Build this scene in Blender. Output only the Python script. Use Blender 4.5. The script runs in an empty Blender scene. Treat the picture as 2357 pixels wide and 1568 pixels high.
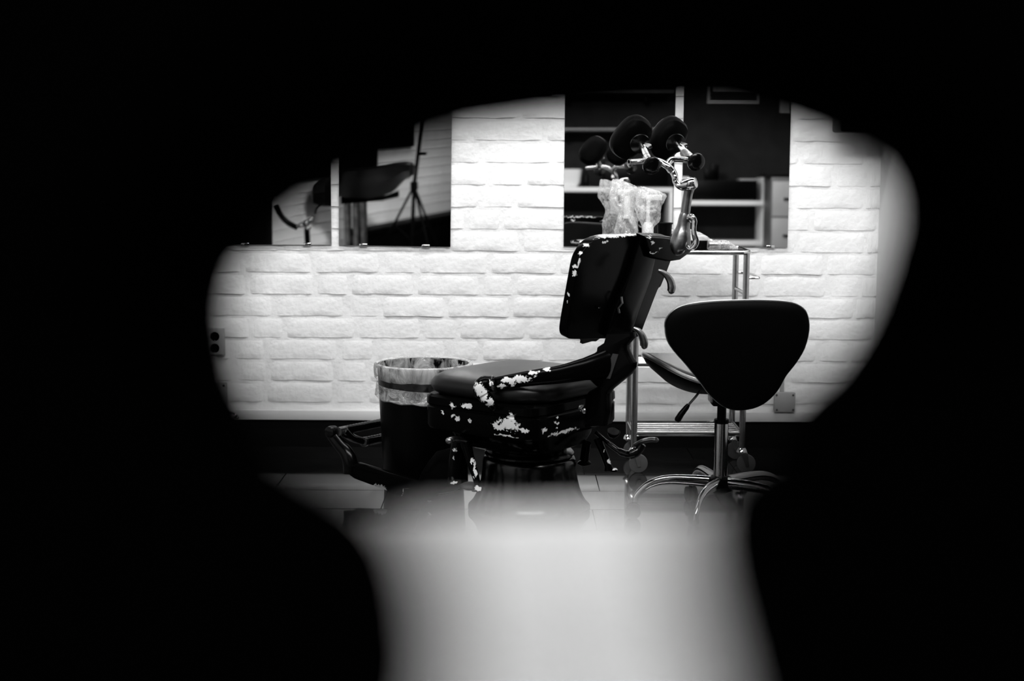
import bpy, bmesh, math, random
from mathutils import Vector, Matrix, noise
random.seed(7)
C = bpy.context.scene.collection
S = bpy.context.scene

# ------------------------------------------------------------------ camera, world, lights, exposure
CAM_Z, PITCH, ROLL, LENS = 1.2, 7.12, 0.25, 50.0
D = 5.95                                   # distance to the painted brick wall
FPX = LENS / 36.0 * 2357.0
cam_d = bpy.data.cameras.new('camera'); cam = bpy.data.objects.new('camera', cam_d); C.objects.link(cam)
cam_d.lens = LENS; cam_d.sensor_width = 36.0; cam_d.clip_start = 0.02; cam_d.clip_end = 60
CR = Matrix.Rotation(math.radians(90 - PITCH), 3, 'X') @ Matrix.Rotation(math.radians(ROLL), 3, 'Z')
CO = Vector((0, 0, CAM_Z))
cam.matrix_world = Matrix.Translation(CO) @ CR.to_4x4()
cam_d.dof.use_dof = True; cam_d.dof.focus_distance = 5.05; cam_d.dof.aperture_fstop = 2.3
S.camera = cam
w = bpy.data.worlds.new('world'); S.world = w; w.use_nodes = True
w.node_tree.nodes['Background'].inputs[0].default_value = (1, 1, 1, 1)
w.node_tree.nodes['Background'].inputs[1].default_value = 0.0
S.view_settings.view_transform = 'Standard'; S.view_settings.look = 'None'
S.view_settings.exposure = 0.13; S.view_settings.gamma = 1.0; S.view_settings.use_curve_mapping = False

def area(name, loc, size, power, aim):
    l = bpy.data.lights.new(name, 'AREA'); l.shape = 'RECTANGLE'; l.size, l.size_y = size; l.energy = power
    o = bpy.data.objects.new(name, l); C.objects.link(o); o.location = loc
    o.rotation_euler = (Vector(aim) - Vector(loc)).to_track_quat('-Z', 'Y').to_euler()
    return o
area('wall_wash_lamp', (0.0, 4.85, 2.70), (3.4, 0.16), 48, (0.0, 5.75, 0.6))
area('ceiling_lamp_middle', (0.2, 2.9, 2.72), (2.6, 0.5), 100, (0.15, 5.2, 0.6))
area('added_towel_light', (0.1, 3.0, 2.74), (1.2, 0.3), 185, (0.0, 0.3, 1.1))  # unseen light added to brighten the towel in the divider opening
area('ceiling_lamp_shelves', (1.9, 0.7, 2.72), (1.6, 0.4), 34, (1.7, -1.0, 0.9))
area('ceiling_lamp_corner', (-0.3, -0.9, 2.72), (1.2, 0.3), 24, (-1.2, -1.6, 0.8))

# ------------------------------------------------------------------ pixel helpers (2357 x 1568 frame -> a point at a real depth)
def ray(px, py):
    return (CR @ Vector(((px - 1178.5) / FPX, (784 - py) / FPX, -1.0)))
def P(px, py, Y):
    d = ray(px, py); return CO + d * (Y / d.y)
def PF(px, py, z=0.0):
    d = ray(px, py); return CO + d * ((z - CAM_Z) / d.z)
def PP(px, py, o, n):
    d = ray(px, py); return CO + d * ((o - CO).dot(n) / d.dot(n))
TILT = 1.25                                # the left pair of mirrors leans forward a little
BACKTILT = -0.65                            # the right pair leans back a little
def MR(px, py, Y, tilt=-0.65):               # point at depth Y seen at this pixel in a wall mirror
    d = ray(px, py); o = CO
    n = Vector((0, -math.cos(math.radians(tilt)), -math.sin(math.radians(tilt))))
    m0 = Vector((0, D - 0.02, 0.86))
    t = (m0 - o).dot(n) / d.dot(n); h = o + d * t
    r = d - 2 * d.dot(n) * n
    return h + r * ((Y - h.y) / r.y)

# ------------------------------------------------------------------ materials
def mat(name, col=0.5, rough=0.5, metal=0.0, spec=0.5, bump=0.0, bscale=40, var=0.0, vscale=8, coat=0.0, ior=1.5):
    m = bpy.data.materials.new(name); m.use_nodes = True
    nt = m.node_tree; b = nt.nodes['Principled BSDF']
    b.inputs['Base Color'].default_value = (col, col, col, 1)
    b.inputs['Roughness'].default_value = rough; b.inputs['Metallic'].default_value = metal
    b.inputs['Specular IOR Level'].default_value = spec
    b.inputs['IOR'].default_value = ior; b.inputs['Coat Weight'].default_value = coat; b.inputs['Coat IOR'].default_value = 1.6; b.inputs['Coat Roughness'].default_value = .05
    tc = nt.nodes.new('ShaderNodeTexCoord')
    if var:
        n = nt.nodes.new('ShaderNodeTexNoise'); n.inputs['Scale'].default_value = vscale; n.inputs['Detail'].default_value = 5
        nt.links.new(tc.outputs['Object'], n.inputs['Vector'])
        r = nt.nodes.new('ShaderNodeMapRange'); r.inputs['From Min'].default_value = .3; r.inputs['From Max'].default_value = .7
        r.inputs['To Min'].default_value = col * (1 - var); r.inputs['To Max'].default_value = min(1, col * (1 + var))
        nt.links.new(n.outputs['Fac'], r.inputs['Value']); nt.links.new(r.outputs['Result'], b.inputs['Base Color'])
    if bump:
        n = nt.nodes.new('ShaderNodeTexNoise'); n.inputs['Scale'].default_value = bscale; n.inputs['Detail'].default_value = 6
        nt.links.new(tc.outputs['Object'], n.inputs['Vector'])
        u = nt.nodes.new('ShaderNodeBump'); u.inputs['Strength'].default_value = bump; u.inputs['Distance'].default_value = .01
        nt.links.new(n.outputs['Fac'], u.inputs['Height']); nt.links.new(u.outputs['Normal'], b.inputs['Normal'])
    return m
M = {}
M['paint'] = mat('white_masonry_paint', .84, .55, bump=.5, bscale=34, var=.04, vscale=5)
M['plaster'] = mat('white_plaster', .74, .7, bump=.1, bscale=60, var=.03)
M['sill'] = mat('white_sill_paint', .74, .45, var=.03)
M['black'] = mat('black_matt', .0012, .6, ior=1.12)
M['plinth'] = mat('black_plinth_paint', .003, .5, spec=.12)
M['felt'] = mat('black_felt', .0015, 1, spec=0)
M['tile'] = mat('dark_polished_tile', .012, .09, spec=.6, var=.35, vscale=5, coat=1)
M['grout'] = mat('dark_grout', .004, .8, spec=.1)
M['ceiling'] = mat('dark_ceiling', .02, .9, spec=.1, var=.1)
M['dark'] = mat('charcoal_wall_paint', .012, .8, spec=.1, var=.2)
M['darkleather'] = mat('dull_black_leather', .0008, .5, ior=1.12, bump=.06, bscale=420)
M['leather'] = mat('black_leather', .0025, .36, spec=.3, bump=.08, bscale=420)
M['vinyl'] = mat('black_vinyl', .002, .3, spec=.3)
M['chrome'] = mat('chrome', .62, .1, metal=1, bump=.01, bscale=30)
M['trim'] = mat('polished_trim', .9, .3, metal=1)
M['steel'] = mat('brushed_steel', .42, .24, metal=1, var=.15, vscale=30)
M['worn'] = mat('worn_dark_metal', .20, .30, metal=1, var=.5, vscale=22, bump=.05, bscale=90)
M['gloss'] = mat('black_gloss_enamel', .0006, .15, ior=1.12)
M['shiny'] = mat('glossy_black_enamel', .0008, .2, ior=1.38)
M['plastic'] = mat('black_plastic', .001, .35, ior=1.15)
M['white'] = mat('white_laminate', .78, .5, var=.02)
M['whiteplastic'] = mat('white_plastic', .75, .35)
M['ivory'] = mat('ivory_plastic', .45, .4)
M['greybox'] = mat('grey_plastic', .35, .5, var=.05)
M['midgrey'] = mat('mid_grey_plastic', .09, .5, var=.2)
M['cotton'] = mat('white_cotton', .86, .95, spec=.05, bump=.3, bscale=160)
M['rubber'] = mat('grey_castor_rubber', .07, .5)
M['tape'] = mat('grey_tape', .022, .6)
M['paper'] = mat('printed_paper', .30, .8)
# mirror
m = mat('mirror_glass', .82, .012, metal=1); M['mirror'] = m
m = mat('mirror_edge', .5, .15, spec=.6); M['edge'] = m

def film(name, base=.75, lo=.15, hi=.8, scale=14, zs=1.0, dist=.6):
    m = bpy.data.materials.new(name); m.use_nodes = True; nt = m.node_tree; nt.nodes.clear()
    o = nt.nodes.new('ShaderNodeOutputMaterial'); mix = nt.nodes.new('ShaderNodeMixShader')
    tr = nt.nodes.new('ShaderNodeBsdfTransparent'); add = nt.nodes.new('ShaderNodeMixShader')
    df = nt.nodes.new('ShaderNodeBsdfDiffuse'); tl = nt.nodes.new('ShaderNodeBsdfTranslucent'); gl = nt.nodes.new('ShaderNodeBsdfGlossy')
    m2 = nt.nodes.new('ShaderNodeMixShader')
    df.inputs[0].default_value = tl.inputs[0].default_value = (base, base, base, 1)
    gl.inputs['Roughness'].default_value = .16
    tc = nt.nodes.new('ShaderNodeTexCoord'); n = nt.nodes.new('ShaderNodeTexNoise')
    n.inputs['Scale'].default_value = scale; n.inputs['Detail'].default_value = 4; n.inputs['Distortion'].default_value = dist; n.inputs['Roughness'].default_value = .62
    mp = nt.nodes.new('ShaderNodeMapping'); mp.inputs['Scale'].default_value = (1, 1, zs)
    nt.links.new(tc.outputs['Object'], mp.inputs['Vector']); nt.links.new(mp.outputs['Vector'], n.inputs['Vector'])
    r = nt.nodes.new('ShaderNodeMapRange'); r.inputs['From Min'].default_value = .36; r.inputs['From Max'].default_value = .64
    r.inputs['To Min'].default_value = lo; r.inputs['To Max'].default_value = hi
    nt.links.new(n.outputs['Fac'], r.inputs['Value'])
    bp = nt.nodes.new('ShaderNodeBump'); bp.inputs['Strength'].default_value = .8; bp.inputs['Distance'].default_value = .012
    nt.links.new(n.outputs['Fac'], bp.inputs['Height'])
    for s in (df, tl, gl): nt.links.new(bp.outputs['Normal'], s.inputs['Normal'])
    m2.inputs[0].default_value = .5; nt.links.new(df.outputs[0], m2.inputs[1]); nt.links.new(tl.outputs[0], m2.inputs[2])
    add.inputs[0].default_value = .16; nt.links.new(m2.outputs[0], add.inputs[1]); nt.links.new(gl.outputs[0], add.inputs[2])
    nt.links.new(r.outputs['Result'], mix.inputs[0]); nt.links.new(tr.outputs[0], mix.inputs[1]); nt.links.new(add.outputs[0], mix.inputs[2])
    nt.links.new(mix.outputs[0], o.inputs[0]); return m
M['film'] = film('clear_plastic_film', .9, .04, .66, 34, .7, 1.2)
M['liner'] = film('white_bin_liner', .85, .10, 1.0, 21, .35, .5)
M['linerthin'] = film('thin_bin_liner', .8, .0, .10, 20)
M['skirt'] = film('creased_bin_liner', .85, .2, 1.0, 19, 1.3, .9)

M['inner'] = film('inner_bin_liner', .85, .0, 1.0, 22, .6, .6)
def enamel(name, base, blobs, speckle=0.0, rough=.2):
    """black enamel with bare white patches: blobs are (centre in the thing's own space, radii)"""
    m = bpy.data.materials.new(name); m.use_nodes = True; nt = m.node_tree; N = nt.nodes; L = nt.links
    b = N['Principled BSDF']
    tc = N.new('ShaderNodeTexCoord')
    def noi(scale, detail=4, rgh=.6):
        n = N.new('ShaderNodeTexNoise'); n.inputs['Scale'].default_value = scale; n.inputs['Detail'].default_value = detail
        n.inputs['Roughness'].default_value = rgh; L.new(tc.outputs['Object'], n.inputs['Vector']); return n
    def vm(op, a, bb=None):
        v = N.new('ShaderNodeVectorMath'); v.operation = op
        for i, q in enumerate((a, bb)):
            if q is None: continue
            if isinstance(q, (tuple, list, Vector)): v.inputs[i].default_value = tuple(q)
            else: L.new(q, v.inputs[i])
        return v
    def ma(op, a, bb, clamp=False):
        v = N.new('ShaderNodeMath'); v.operation = op; v.use_clamp = clamp
        for i, q in enumerate((a, bb)):
            if isinstance(q, (int, float)): v.inputs[i].default_value = q
            else: L.new(q, v.inputs[i])
        return v.outputs[0]
    wn = noi(48, 8, .68)
    warp = vm('MULTIPLY', vm('SUBTRACT', wn.outputs['Color'], (.5, .5, .5)).outputs[0], (.034, .034, .034))
    pos = vm('ADD', tc.outputs['Object'], warp.outputs[0]).outputs[0]
    cur = None
    for c, r in blobs:
        d = vm('LENGTH', vm('MULTIPLY', vm('SUBTRACT', pos, Vector(c) - base).outputs[0], (1 / r[0], 1 / r[1], 1 / r[2])).outputs[0]).outputs['Value']
        cur = d if cur is None else ma('MINIMUM', cur, d)
    f = noi(90, 6, .7).outputs['Fac']
    if cur is not None:
        dd = ma('ADD', cur, ma('MULTIPLY', ma('SUBTRACT', f, .46), 2.6))
        mask = ma('LESS_THAN', dd, 1.0)
    else:
        mask = None
    if speckle:
        s = ma('GREATER_THAN', noi(30, 6, .72).outputs['Fac'], 1 - speckle)
        mask = s if mask is None else ma('MAXIMUM', mask, s)
    mx = N.new('ShaderNodeMix'); mx.data_type = 'RGBA'
    L.new(mask, mx.inputs[0]); mx.inputs[6].default_value = (.001, .001, .001, 1); mx.inputs[7].default_value = (.82, .82, .82, 1)
    L.new(mx.outputs[2], b.inputs['Base Color'])
    rr = ma('ADD', rough, ma('MULTIPLY', mask, .4)); L.new(rr, b.inputs['Roughness'])
    b.inputs['IOR'].default_value = 1.12
    bp = N.new('ShaderNodeBump'); bp.inputs['Strength'].default_value = .25; bp.inputs['Distance'].default_value = .004; bp.invert = True
    L.new(mask, bp.inputs['Height']); L.new(bp.outputs['Normal'], b.inputs['Normal'])
    return m
def blob(px, py, Y, rx, rz, ry=90):
    k = Y / FPX; return (P(px, py, Y), (rx * k, ry * k, rz * k))

# ------------------------------------------------------------------ mesh builder (world coordinates in, thing-local out)
def spline(pts, n=6, closed=False):
    pts = [Vector(p) for p in pts]; out = []; N = len(pts)
    for i in range(N if closed else N - 1):
        g = lambda k: pts[k % N] if closed else pts[max(0, min(N - 1, k))]
        a, b, c, d = g(i - 1), g(i), g(i + 1), g(i + 2)
        for s in range(n):
            t = s / n
            out.append(.5 * ((2 * b) + (c - a) * t + (2 * a - 5 * b + 4 * c - d) * t * t + (3 * b - a - 3 * c + d) * t ** 3))
    if not closed: out.append(pts[-1])
    return out
class G:
    def __init__(s): s.bm = bmesh.new()
    def ring(s, pts): return [s.bm.verts.new(p) for p in pts]
    def skin(s, rings, cap=True, closed=False):
        f = s.bm.faces
        R = [r if hasattr(r[0], 'co') else s.ring(r) for r in rings]
        k = len(R[0])
        for a, b in zip(R, R[1:] + ([R[0]] if closed else [])):
            for i in range(k):
                try: f.new((a[i], a[(i + 1) % k], b[(i + 1) % k], b[i]))
                except ValueError: pass
        if cap and not closed:
            f.new(R[0][::-1]); f.new(R[-1])
        return s
    def tube(s, pts, rad, seg=10, cap=True, flat=None, up=None):
        pts = [Vector(p) for p in pts]
        if not hasattr(rad, '__len__'): rad = [rad] * len(pts)
        rings = []; u = None
        for i, p in enumerate(pts):
            t = (pts[min(i + 1, len(pts) - 1)] - pts[max(i - 1, 0)]).normalized()
            if up is not None: u = Vector(up)
            if u is None: u = Vector((0, 0, 1)) if abs(t.z) < .9 else Vector((1, 0, 0))
            u = (u - t * u.dot(t)).normalized(); v = t.cross(u)
            fl = flat if flat else 1.0
            rings.append([p + (u * math.cos(a) + v * math.sin(a) * fl) * rad[i] for a in (2 * math.pi * k / seg for k in range(seg))])
        return s.skin(rings, cap)
    def lathe(s, prof, c, axis=(0, 0, 1), seg=28, cap=True):
        axis = Vector(axis).normalized(); c = Vector(c)
        u = axis.orthogonal().normalized(); v = axis.cross(u)
        return s.skin([[c + axis * h + (u * math.cos(a) + v * math.sin(a)) * max(r, .0002) for a in (2 * math.pi * k / seg for k in range(seg))] for r, h in prof], cap)
    def box(s, c, size, rot=0.0, bev=0.0, mtx=None, seg=2):
        b = bmesh.new(); bmesh.ops.create_cube(b, size=1)
        bmesh.ops.scale(b, vec=size, verts=b.verts)
        if bev: bmesh.ops.bevel(b, geom=b.edges[:], offset=bev, segments=seg, affect='EDGES', profile=.5)
        mm = Matrix.Translation(c) @ (mtx.to_4x4() if mtx is not None else Matrix.Rotation(rot, 4, 'Z'))
        bmesh.ops.transform(b, matrix=mm, verts=b.verts)
        return s.merge(b)
    def merge(s, b):
        me = bpy.data.meshes.new('tmp'); b.to_mesh(me); b.free(); s.bm.from_mesh(me); bpy.data.meshes.remove(me); return s
    def prism(s, outline, depth, bev=.0, seg=2):
        """outline: world points in one plane; depth: extrusion vector"""
        b = bmesh.new(); f = b.faces.new([b.verts.new(p) for p in outline])
        r = bmesh.ops.extrude_face_region(b, geom=[f])
        bmesh.ops.translate(b, vec=depth, verts=[v for v in r['geom'] if isinstance(v, bmesh.types.BMVert)])
        bmesh.ops.recalc_face_normals(b, faces=b.faces)
        if bev:
            dn = Vector(depth).normalized()
            e = [e for e in b.edges if abs((e.verts[0].co - e.verts[1].co).normalized().dot(dn)) < .5]
            bmesh.ops.bevel(b, geom=e, offset=bev, segments=seg, affect='EDGES', profile=.5, clamp_overlap=True)
        return s.merge(b)
    def ball(s, c, r, seg=14):
        b = bmesh.new(); bmesh.ops.create_uvsphere(b, u_segments=seg, v_segments=max(6, seg * 2 // 3), radius=1)
        r = r if hasattr(r, '__len__') else (r, r, r)
        bmesh.ops.scale(b, vec=r, verts=b.verts); bmesh.ops.translate(b, vec=c, verts=b.verts)
        return s.merge(b)
    def mesh(s, name, base, m, sharp=35):
        bmesh.ops.recalc_face_normals(s.bm, faces=s.bm.faces)
        bmesh.ops.translate(s.bm, vec=-Vector(base), verts=s.bm.verts)
        me = bpy.data.meshes.new(name); s.bm.to_mesh(me); s.bm.free()
        me.materials.append(m)
        if sharp: me.shade_smooth(); me.set_sharp_from_angle(angle=math.radians(sharp))
        return me
    def part(s, name, parent, m, sharp=35, label=None):
        base = WB[parent.name]
        o = bpy.data.objects.new(name, s.mesh(name, base, m, sharp)); C.objects.link(o); o.parent = parent
        WB[o.name] = base
        if label: o['label'] = label
        return o
    def struct(s, name, m, sharp=35):
        o = bpy.data.objects.new(name, s.mesh(name, (0, 0, 0), m, sharp)); C.objects.link(o); o['kind'] = 'structure'; WB[o.name] = Vector((0, 0, 0)); return o
WB = {}
def thing(name, label, cat, loc, group=None):
    o = bpy.data.objects.new(name, None); C.objects.link(o); o.location = loc; o.empty_display_size = .05
    WB[o.name] = Vector(loc); o['label'] = label; o['category'] = cat
    if group: o['group'] = group
    return o
def single(name, g, m, label, cat, base, group=None, sharp=35):
    o = bpy.data.objects.new(name, g.mesh(name, base, m, sharp)); C.objects.link(o); o.location = base
    WB[o.name] = Vector(base); o['label'] = label; o['category'] = cat
    if group: o['group'] = group
    return o
def copy_tree(root, loc, label=None):
    r = root.copy(); C.objects.link(r); r.location = loc; WB[r.name] = Vector(loc)
    if label: r['label'] = label
    for ch in list(root.children):
        c = ch.copy(); C.objects.link(c); c.parent = r
        for g in list(ch.children):
            d = g.copy(); C.objects.link(d); d.parent = c
    return r

# ================================================================== THE ROOM
XR = P(2018, 640, D).x                                # corner where the brick wall meets the smooth right wall
Z_SILL0, Z_SILL1 = P(1178, 967, D).z, P(1178, 945, D).z
LW0, LW1 = Vector((-3.84, 6.05, 0)), Vector((-0.16, -4.35, 0))     # slanting brick wall on the left
G().box((0, D + .1, 1.4), (9.0, .2, 2.8)).struct('wall_back', M['paint'], 0)
G().box((XR + .06, (4.2 + D) / 2, 1.4), (.12, D - 4.2, 2.8)).struct('wall_right', M['plaster'], 0)
G().box((3.5, 1.2, 1.4), (.12, 9.6, 2.8)).struct('wall_far_right', M['dark'], 0)
G().box((1.85, -1.56, 1.4), (3.4, .12, 2.8)).struct('wall_rear', M['dark'], 0)
G().box((.14, -2.95, 1.4), (.12, 2.8, 2.8)).struct('wall_return', M['dark'], 0)
G().box((0, -4.3, 1.4), (3, .12, 2.8)).struct('wall_far_rear', M['dark'], 0)
ldir = (LW1 - LW0).normalized(); lnor = Vector((-ldir.y, ldir.x, 0))   # faces into the room
lang = math.atan2(ldir.y, ldir.x); lmid = (LW0 + LW1) / 2 - lnor * .1
G().box((lmid.x, lmid.y, 1.4), ((LW1 - LW0).length, .2, 2.8), rot=lang).struct('wall_left', M['paint'], 0)
G().box((0, .9, 2.86), (9, 11, .12)).struct('ceiling', M['ceiling'], 0)
# floor: dark polished tiles
fl = G().box((0, .9, -.055), (9, 11, .1)).struct('floor', M['grout'], 0)
TD, TW = .281, .60
rows = {0: .326, 1: .145, 2: .283}
tile_me = {}
def tile_geo(wd, dp):
    g = G(); g.box((0, 0, -.006), (wd, dp, .012)); return g
tm = tile_geo(TW - .004, TD - .004).mesh('tile', (0, 0, 0), M['tile'], 40)
far = G()
y1 = 5.413
for r in range(-2, 36):
    yc = y1 - TD * r - TD / 2
    off = rows.get(r % 3, 0)
    for k in range(-8, 7):
        xc = off + TW * k + TW / 2
        if not (-4 < xc < 3.6): continue
        near = yc > 3.2 and -1.9 < xc < 1.9
        if near:
            o = bpy.data.objects.new('tile', tm); C.objects.link(o); o.parent = fl; o.location = (xc, yc, random.uniform(-.0006, .0006))
            o.rotation_euler = (random.uniform(-.0008, .0008), random.uniform(-.0006, .0006), 0)
        else:
            far.box((xc, yc, -.006), (TW - .004, TD - .004, .012))
o = far.part('tile_field', fl, M['tile'], 0); o['kind'] = 'stuff'
# plinth and ledge
G().box(((XR - 3.2) / 2 - .3, D - .006, Z_SILL0 / 2), (XR + 3.8, .012, Z_SILL0)).struct('baseboard_back', M['plinth'], 0)
G().box(((XR - 3.2) / 2 - .3, D - .014, (Z_SILL0 + Z_SILL1) / 2), (XR + 3.8, .03, Z_SILL1 - Z_SILL0), bev=.003).struct('trim_1', M['sill'])
G().box((XR - .008, (4.2 + D) / 2, Z_SILL0 / 2), (.014, D - 4.2, Z_SILL0)).struct('baseboard_right', M['plinth'], 0)
bl = lmid + lnor * .106
G().box((bl.x, bl.y, .07), ((LW1 - LW0).length - .1, .012, .14), rot=lang).struct('baseboard_left', M['plinth'], 0)

# ---- painted bricks
CH = 50.6 * D / FPX
def brick_mesh(L, seed):
    """front of one thick-painted brick: x length, z height, -y out; rounded top, sharper under-edge"""
    rnd = random.Random(seed); g = G(); nx, nz = max(6, int(L / .026)), 5
    H = CH - .006; rows_ = []
    prot = rnd.uniform(.002, .0055); tilt = rnd.uniform(-.001, .0026); under = rnd.random()
    zs = [-.5, -.43, -.2, .1, .34, .5]
    for j in range(nz + 1):
        row = []
        for i in range(nx + 1):
            u, v = i / nx - .5, zs[j]
            x, z = u * L, v * H
            q = Vector((x * 11 + seed * 3.1, z * 14, seed * 1.7))
            e = noise.noise(q) * .0022 + noise.noise(q * 2.7) * .0012
            dx = (.5 - abs(u)) * L
            edge = min(1, dx / .02) ** .6
            top = min(1, (.5 - v) * H / .026) ** .7 if v > 0 else 1
            und = noise.noise(Vector((x * 16 + seed, seed * 2.2, 4)))
            bot = 1.0
            if v < -.49: bot = .95 if und > .12 - .35 * under else .45
            y = -(prot + tilt * -v * 2 + e) * edge * top * bot + (.002 if edge * top < .05 else 0)
            z += noise.noise(Vector((x * 13 + seed, 8, seed))) * .0042 if abs(v) > .4 else 0
            x += noise.noise(Vector((z * 30, seed, 2))) * .003 if abs(u) > .48 else 0
            row.append(g.bm.verts.new((x, y, z)))
        rows_.append(row)
    for a, b in zip(rows_, rows_[1:]):
        for i in range(nx): g.bm.faces.new((a[i], a[i + 1], b[i + 1], b[i]))
    # under side and returns to the joint
    lo = [g.bm.verts.new((v.co.x, .006, v.co.z + .002)) for v in rows_[0]]
    for i in range(nx): g.bm.faces.new((lo[i], lo[i + 1], rows_[0][i + 1], rows_[0][i]))
    me = bpy.data.meshes.new('brick')
    g.bm.normal_update(); g.bm.to_mesh(me); g.bm.free(); me.materials.append(M['paint'])
    me.shade_smooth(); me.set_sharp_from_angle(angle=math.radians(48)); return me
LEN = (.292, .145)
pool = {L: [brick_mesh(L - .005, 10 * i + k) for i in range(9)] for k, L in enumerate(LEN)}
def lay(wall, o, rot, length, z0, nc, want, zref=0.0):
    mtx = Matrix.Rotation(rot, 4, 'Z'); rest = bmesh.new(); n = 0
    for c in range(nc):
        z = z0 + CH * (c + .5); x = -random.uniform(0, .28); k = random.randrange(3)
        while x < length:
            L = LEN[0] if k % 3 != 2 else LEN[1]
            if random.random() < .12: k += 1
            k += 1; s = random.uniform(.93, 1.07)
            if x + L * s > length: s = max(.25, (length - x) / L)
            mid = x + L * s / 2
            p = o + mtx @ Vector((mid, 0, 0)); p.z = z
            st = want(p, mid, L * s)
            if st:
                me = random.choice(pool[L])
                sc = Vector((s, random.uniform(.8, 1.25), 1))
                if st == 1:
                    b = bpy.data.objects.new('brick', me); C.objects.link(b); b.parent = wall; b.location = p; b.rotation_euler = (0, 0, rot); b.scale = sc; n += 1
                else:
                    t = bmesh.new(); t.from_mesh(me)
                    bmesh.ops.transform(t, matrix=Matrix.Translation(p) @ mtx @ Matrix.Diagonal(sc).to_4x4(), verts=t.verts)
                    tmp = bpy.data.meshes.new('t'); t.to_mesh(tmp); t.free(); rest.from_mesh(tmp); bpy.data.meshes.remove(tmp)
            x += L * s
            if x >= length - .01: break
    if len(rest.verts):
        me = bpy.data.meshes.new('brick_field'); rest.to_mesh(me); me.materials.append(M['paint']); me.shade_smooth()
        b = bpy.data.objects.new('brick_field', me); C.objects.link(b); b.parent = wall; b['kind'] = 'stuff'
    rest.free(); return n
MZ = P(1178, 566, D).z                                  # bottom edge of the mirrors
MX = [(P(a, 560, D).x, P(b, 560, D).x) for a, b in ((509, 764), (781, 1037), (1297, 1548), (1567, 1811))]
def vis_back(p, mid, L):
    if p.z < Z_SILL1 - .03: return 0
    for a, b in ((MX[0][0], MX[1][1]), (MX[2][0], MX[3][1])):
        if a + .15 < p.x < b - .15 and p.z > MZ + .06: return 2
    if p.x < -1.52 or p.z > 1.66: return 2
    return 1
zc = P(1178, 630, D).z; zc -= math.floor((zc - Z_SILL1) / CH) * CH + CH
wb = bpy.data.objects['wall_back']; wl = bpy.data.objects['wall_left']
nb = lay(wb, Vector((-3.9, D, 0)), 0.0, XR + 3.9, zc, 29, vis_back)
def vis_left(p, mid, L):
    if p.z < .16: return 0
    return 1 if (-3.1 < p.y < .7 and p.z < 1.62) else 2
nl = lay(wl, LW0.copy(), lang, (LW1 - LW0).length, .06, 20, vis_left)
print('bricks', nb, nl)

# ---- black partition with an opening, close to the lens, that the room is seen through
YR, YC = .46, .17
def polar(poly, c, n):
    out = []
    for k in range(n):
        a = 2 * math.pi * k / n; d = (math.cos(a), math.sin(a)); best = None
        for (x0, y0), (x1, y1_) in zip(poly, poly[1:] + poly[:1]):
            ex, ey = x1 - x0, y1_ - y0; den = d[0] * ey - d[1] * ex
            if abs(den) < 1e-9: continue
            t = ((x0 - c[0]) * ey - (y0 - c[1]) * ex) / den; s = ((x0 - c[0]) * d[1] - (y0 - c[1]) * d[0]) / den
            if t > 0 and -1e-6 <= s <= 1 + 1e-6 and (best is None or t < best): best = t
        out.append((c[0] + d[0] * best, c[1] + d[1] * best))
    return out
OUT_R = [(600, 1196), (590, 1090), (565, 985), (510, 880), (488, 760), (488, 680), (510, 610), (570, 535), (655, 462), (772, 388), (900, 322), (1060, 266),
         (1250, 238), (1500, 222), (1700, 225), (1850, 268), (1960, 312), (2060, 362), (2098, 430), (2100, 500), (2078, 595), (2050, 685), (2020, 757), (1966, 846), (1905, 905), (1852, 965),
         (1835, 1050), (1830, 1130), (1830, 1196)]
OUT_C = [(960, 2100), (1050, 1700), (1045, 1568), (1028, 1420), (1008, 1330), (965, 1230), (875, 1130), (650, 985), (470, 895), (360, 860), (240, 760), (200, 600), (280, 380), (500, 170), (850, 0), (1250, -60), (1700, -60),
         (2000, 0), (2330, 220), (2400, 500), (2330, 760), (2150, 850), (1990, 905), (1805, 965), (1680, 1035), (1600, 1125), (1575, 1230), (1575, 1350), (1605, 1480), (1650, 1600), (1670, 1750), (1690, 2100)]
NR = 120; CC = (1260, 780)
def inset(poly, d, ymin=-1e9):
    out = []
    for x, y in poly:
        v = Vector((CC[0] - x, CC[1] - y)); k = d if y > ymin else 0
        if y > 1700 or (1180 < y < 1200): k = 0
        v.normalize(); out.append((x + v.x * k, y + v.y * k))
    return out
hr = [P(x, y, YR) for x, y in polar(inset(OUT_R, 52), CC, NR)]; hc = [P(x, y, YC) for x, y in polar(OUT_C, CC, NR)]
rim = []
PX0, PX1, PZ0, PZ1 = -.25, .27, 0.0, 1.46
for k in range(NR):
    a = -2 * math.pi * k / NR; dx, dz = math.cos(a), math.sin(a); c0 = (.012, 1.19)
    t = min([((PX1 if dx > 0 else PX0) - c0[0]) / dx if abs(dx) > 1e-6 else 9, ((PZ1 if dz > 0 else PZ0) - c0[1]) / dz if abs(dz) > 1e-6 else 9])
    rim.append((c0[0] + dx * t, c0[1] + dz * t))
g = G()
def rimr(y, q=0.0): return g.ring([Vector((min(max(x, PX0 + q), PX1 - q), y, min(max(z, PZ0 + q), PZ1 - q))) for x, z in rim])
def sh(pts, dy): return g.ring([p + Vector((0, dy, 0)) for p in pts])
g.skin([sh(hr, -.014), sh(hr, 0), rimr(YR), rimr(YC), sh(hc, 0), sh(hc, .012), rimr(YC + .012, .012), rimr(YR - .014, .012)], cap=False, closed=True)
zsh = P(1250, 1168, YR - .03).z - .026
g.box(((PX0 + PX1) / 2, (YR + YC) / 2, zsh - .006), (PX1 - PX0 - .02, YR - YC - .02, .012))
single('room_divider', g, M['felt'], 'thick black freestanding divider close to the camera with a rounded opening', 'divider', (0, .335, 0), sharp=40)
g = G(); zt = zsh + .026
tow = []
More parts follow.
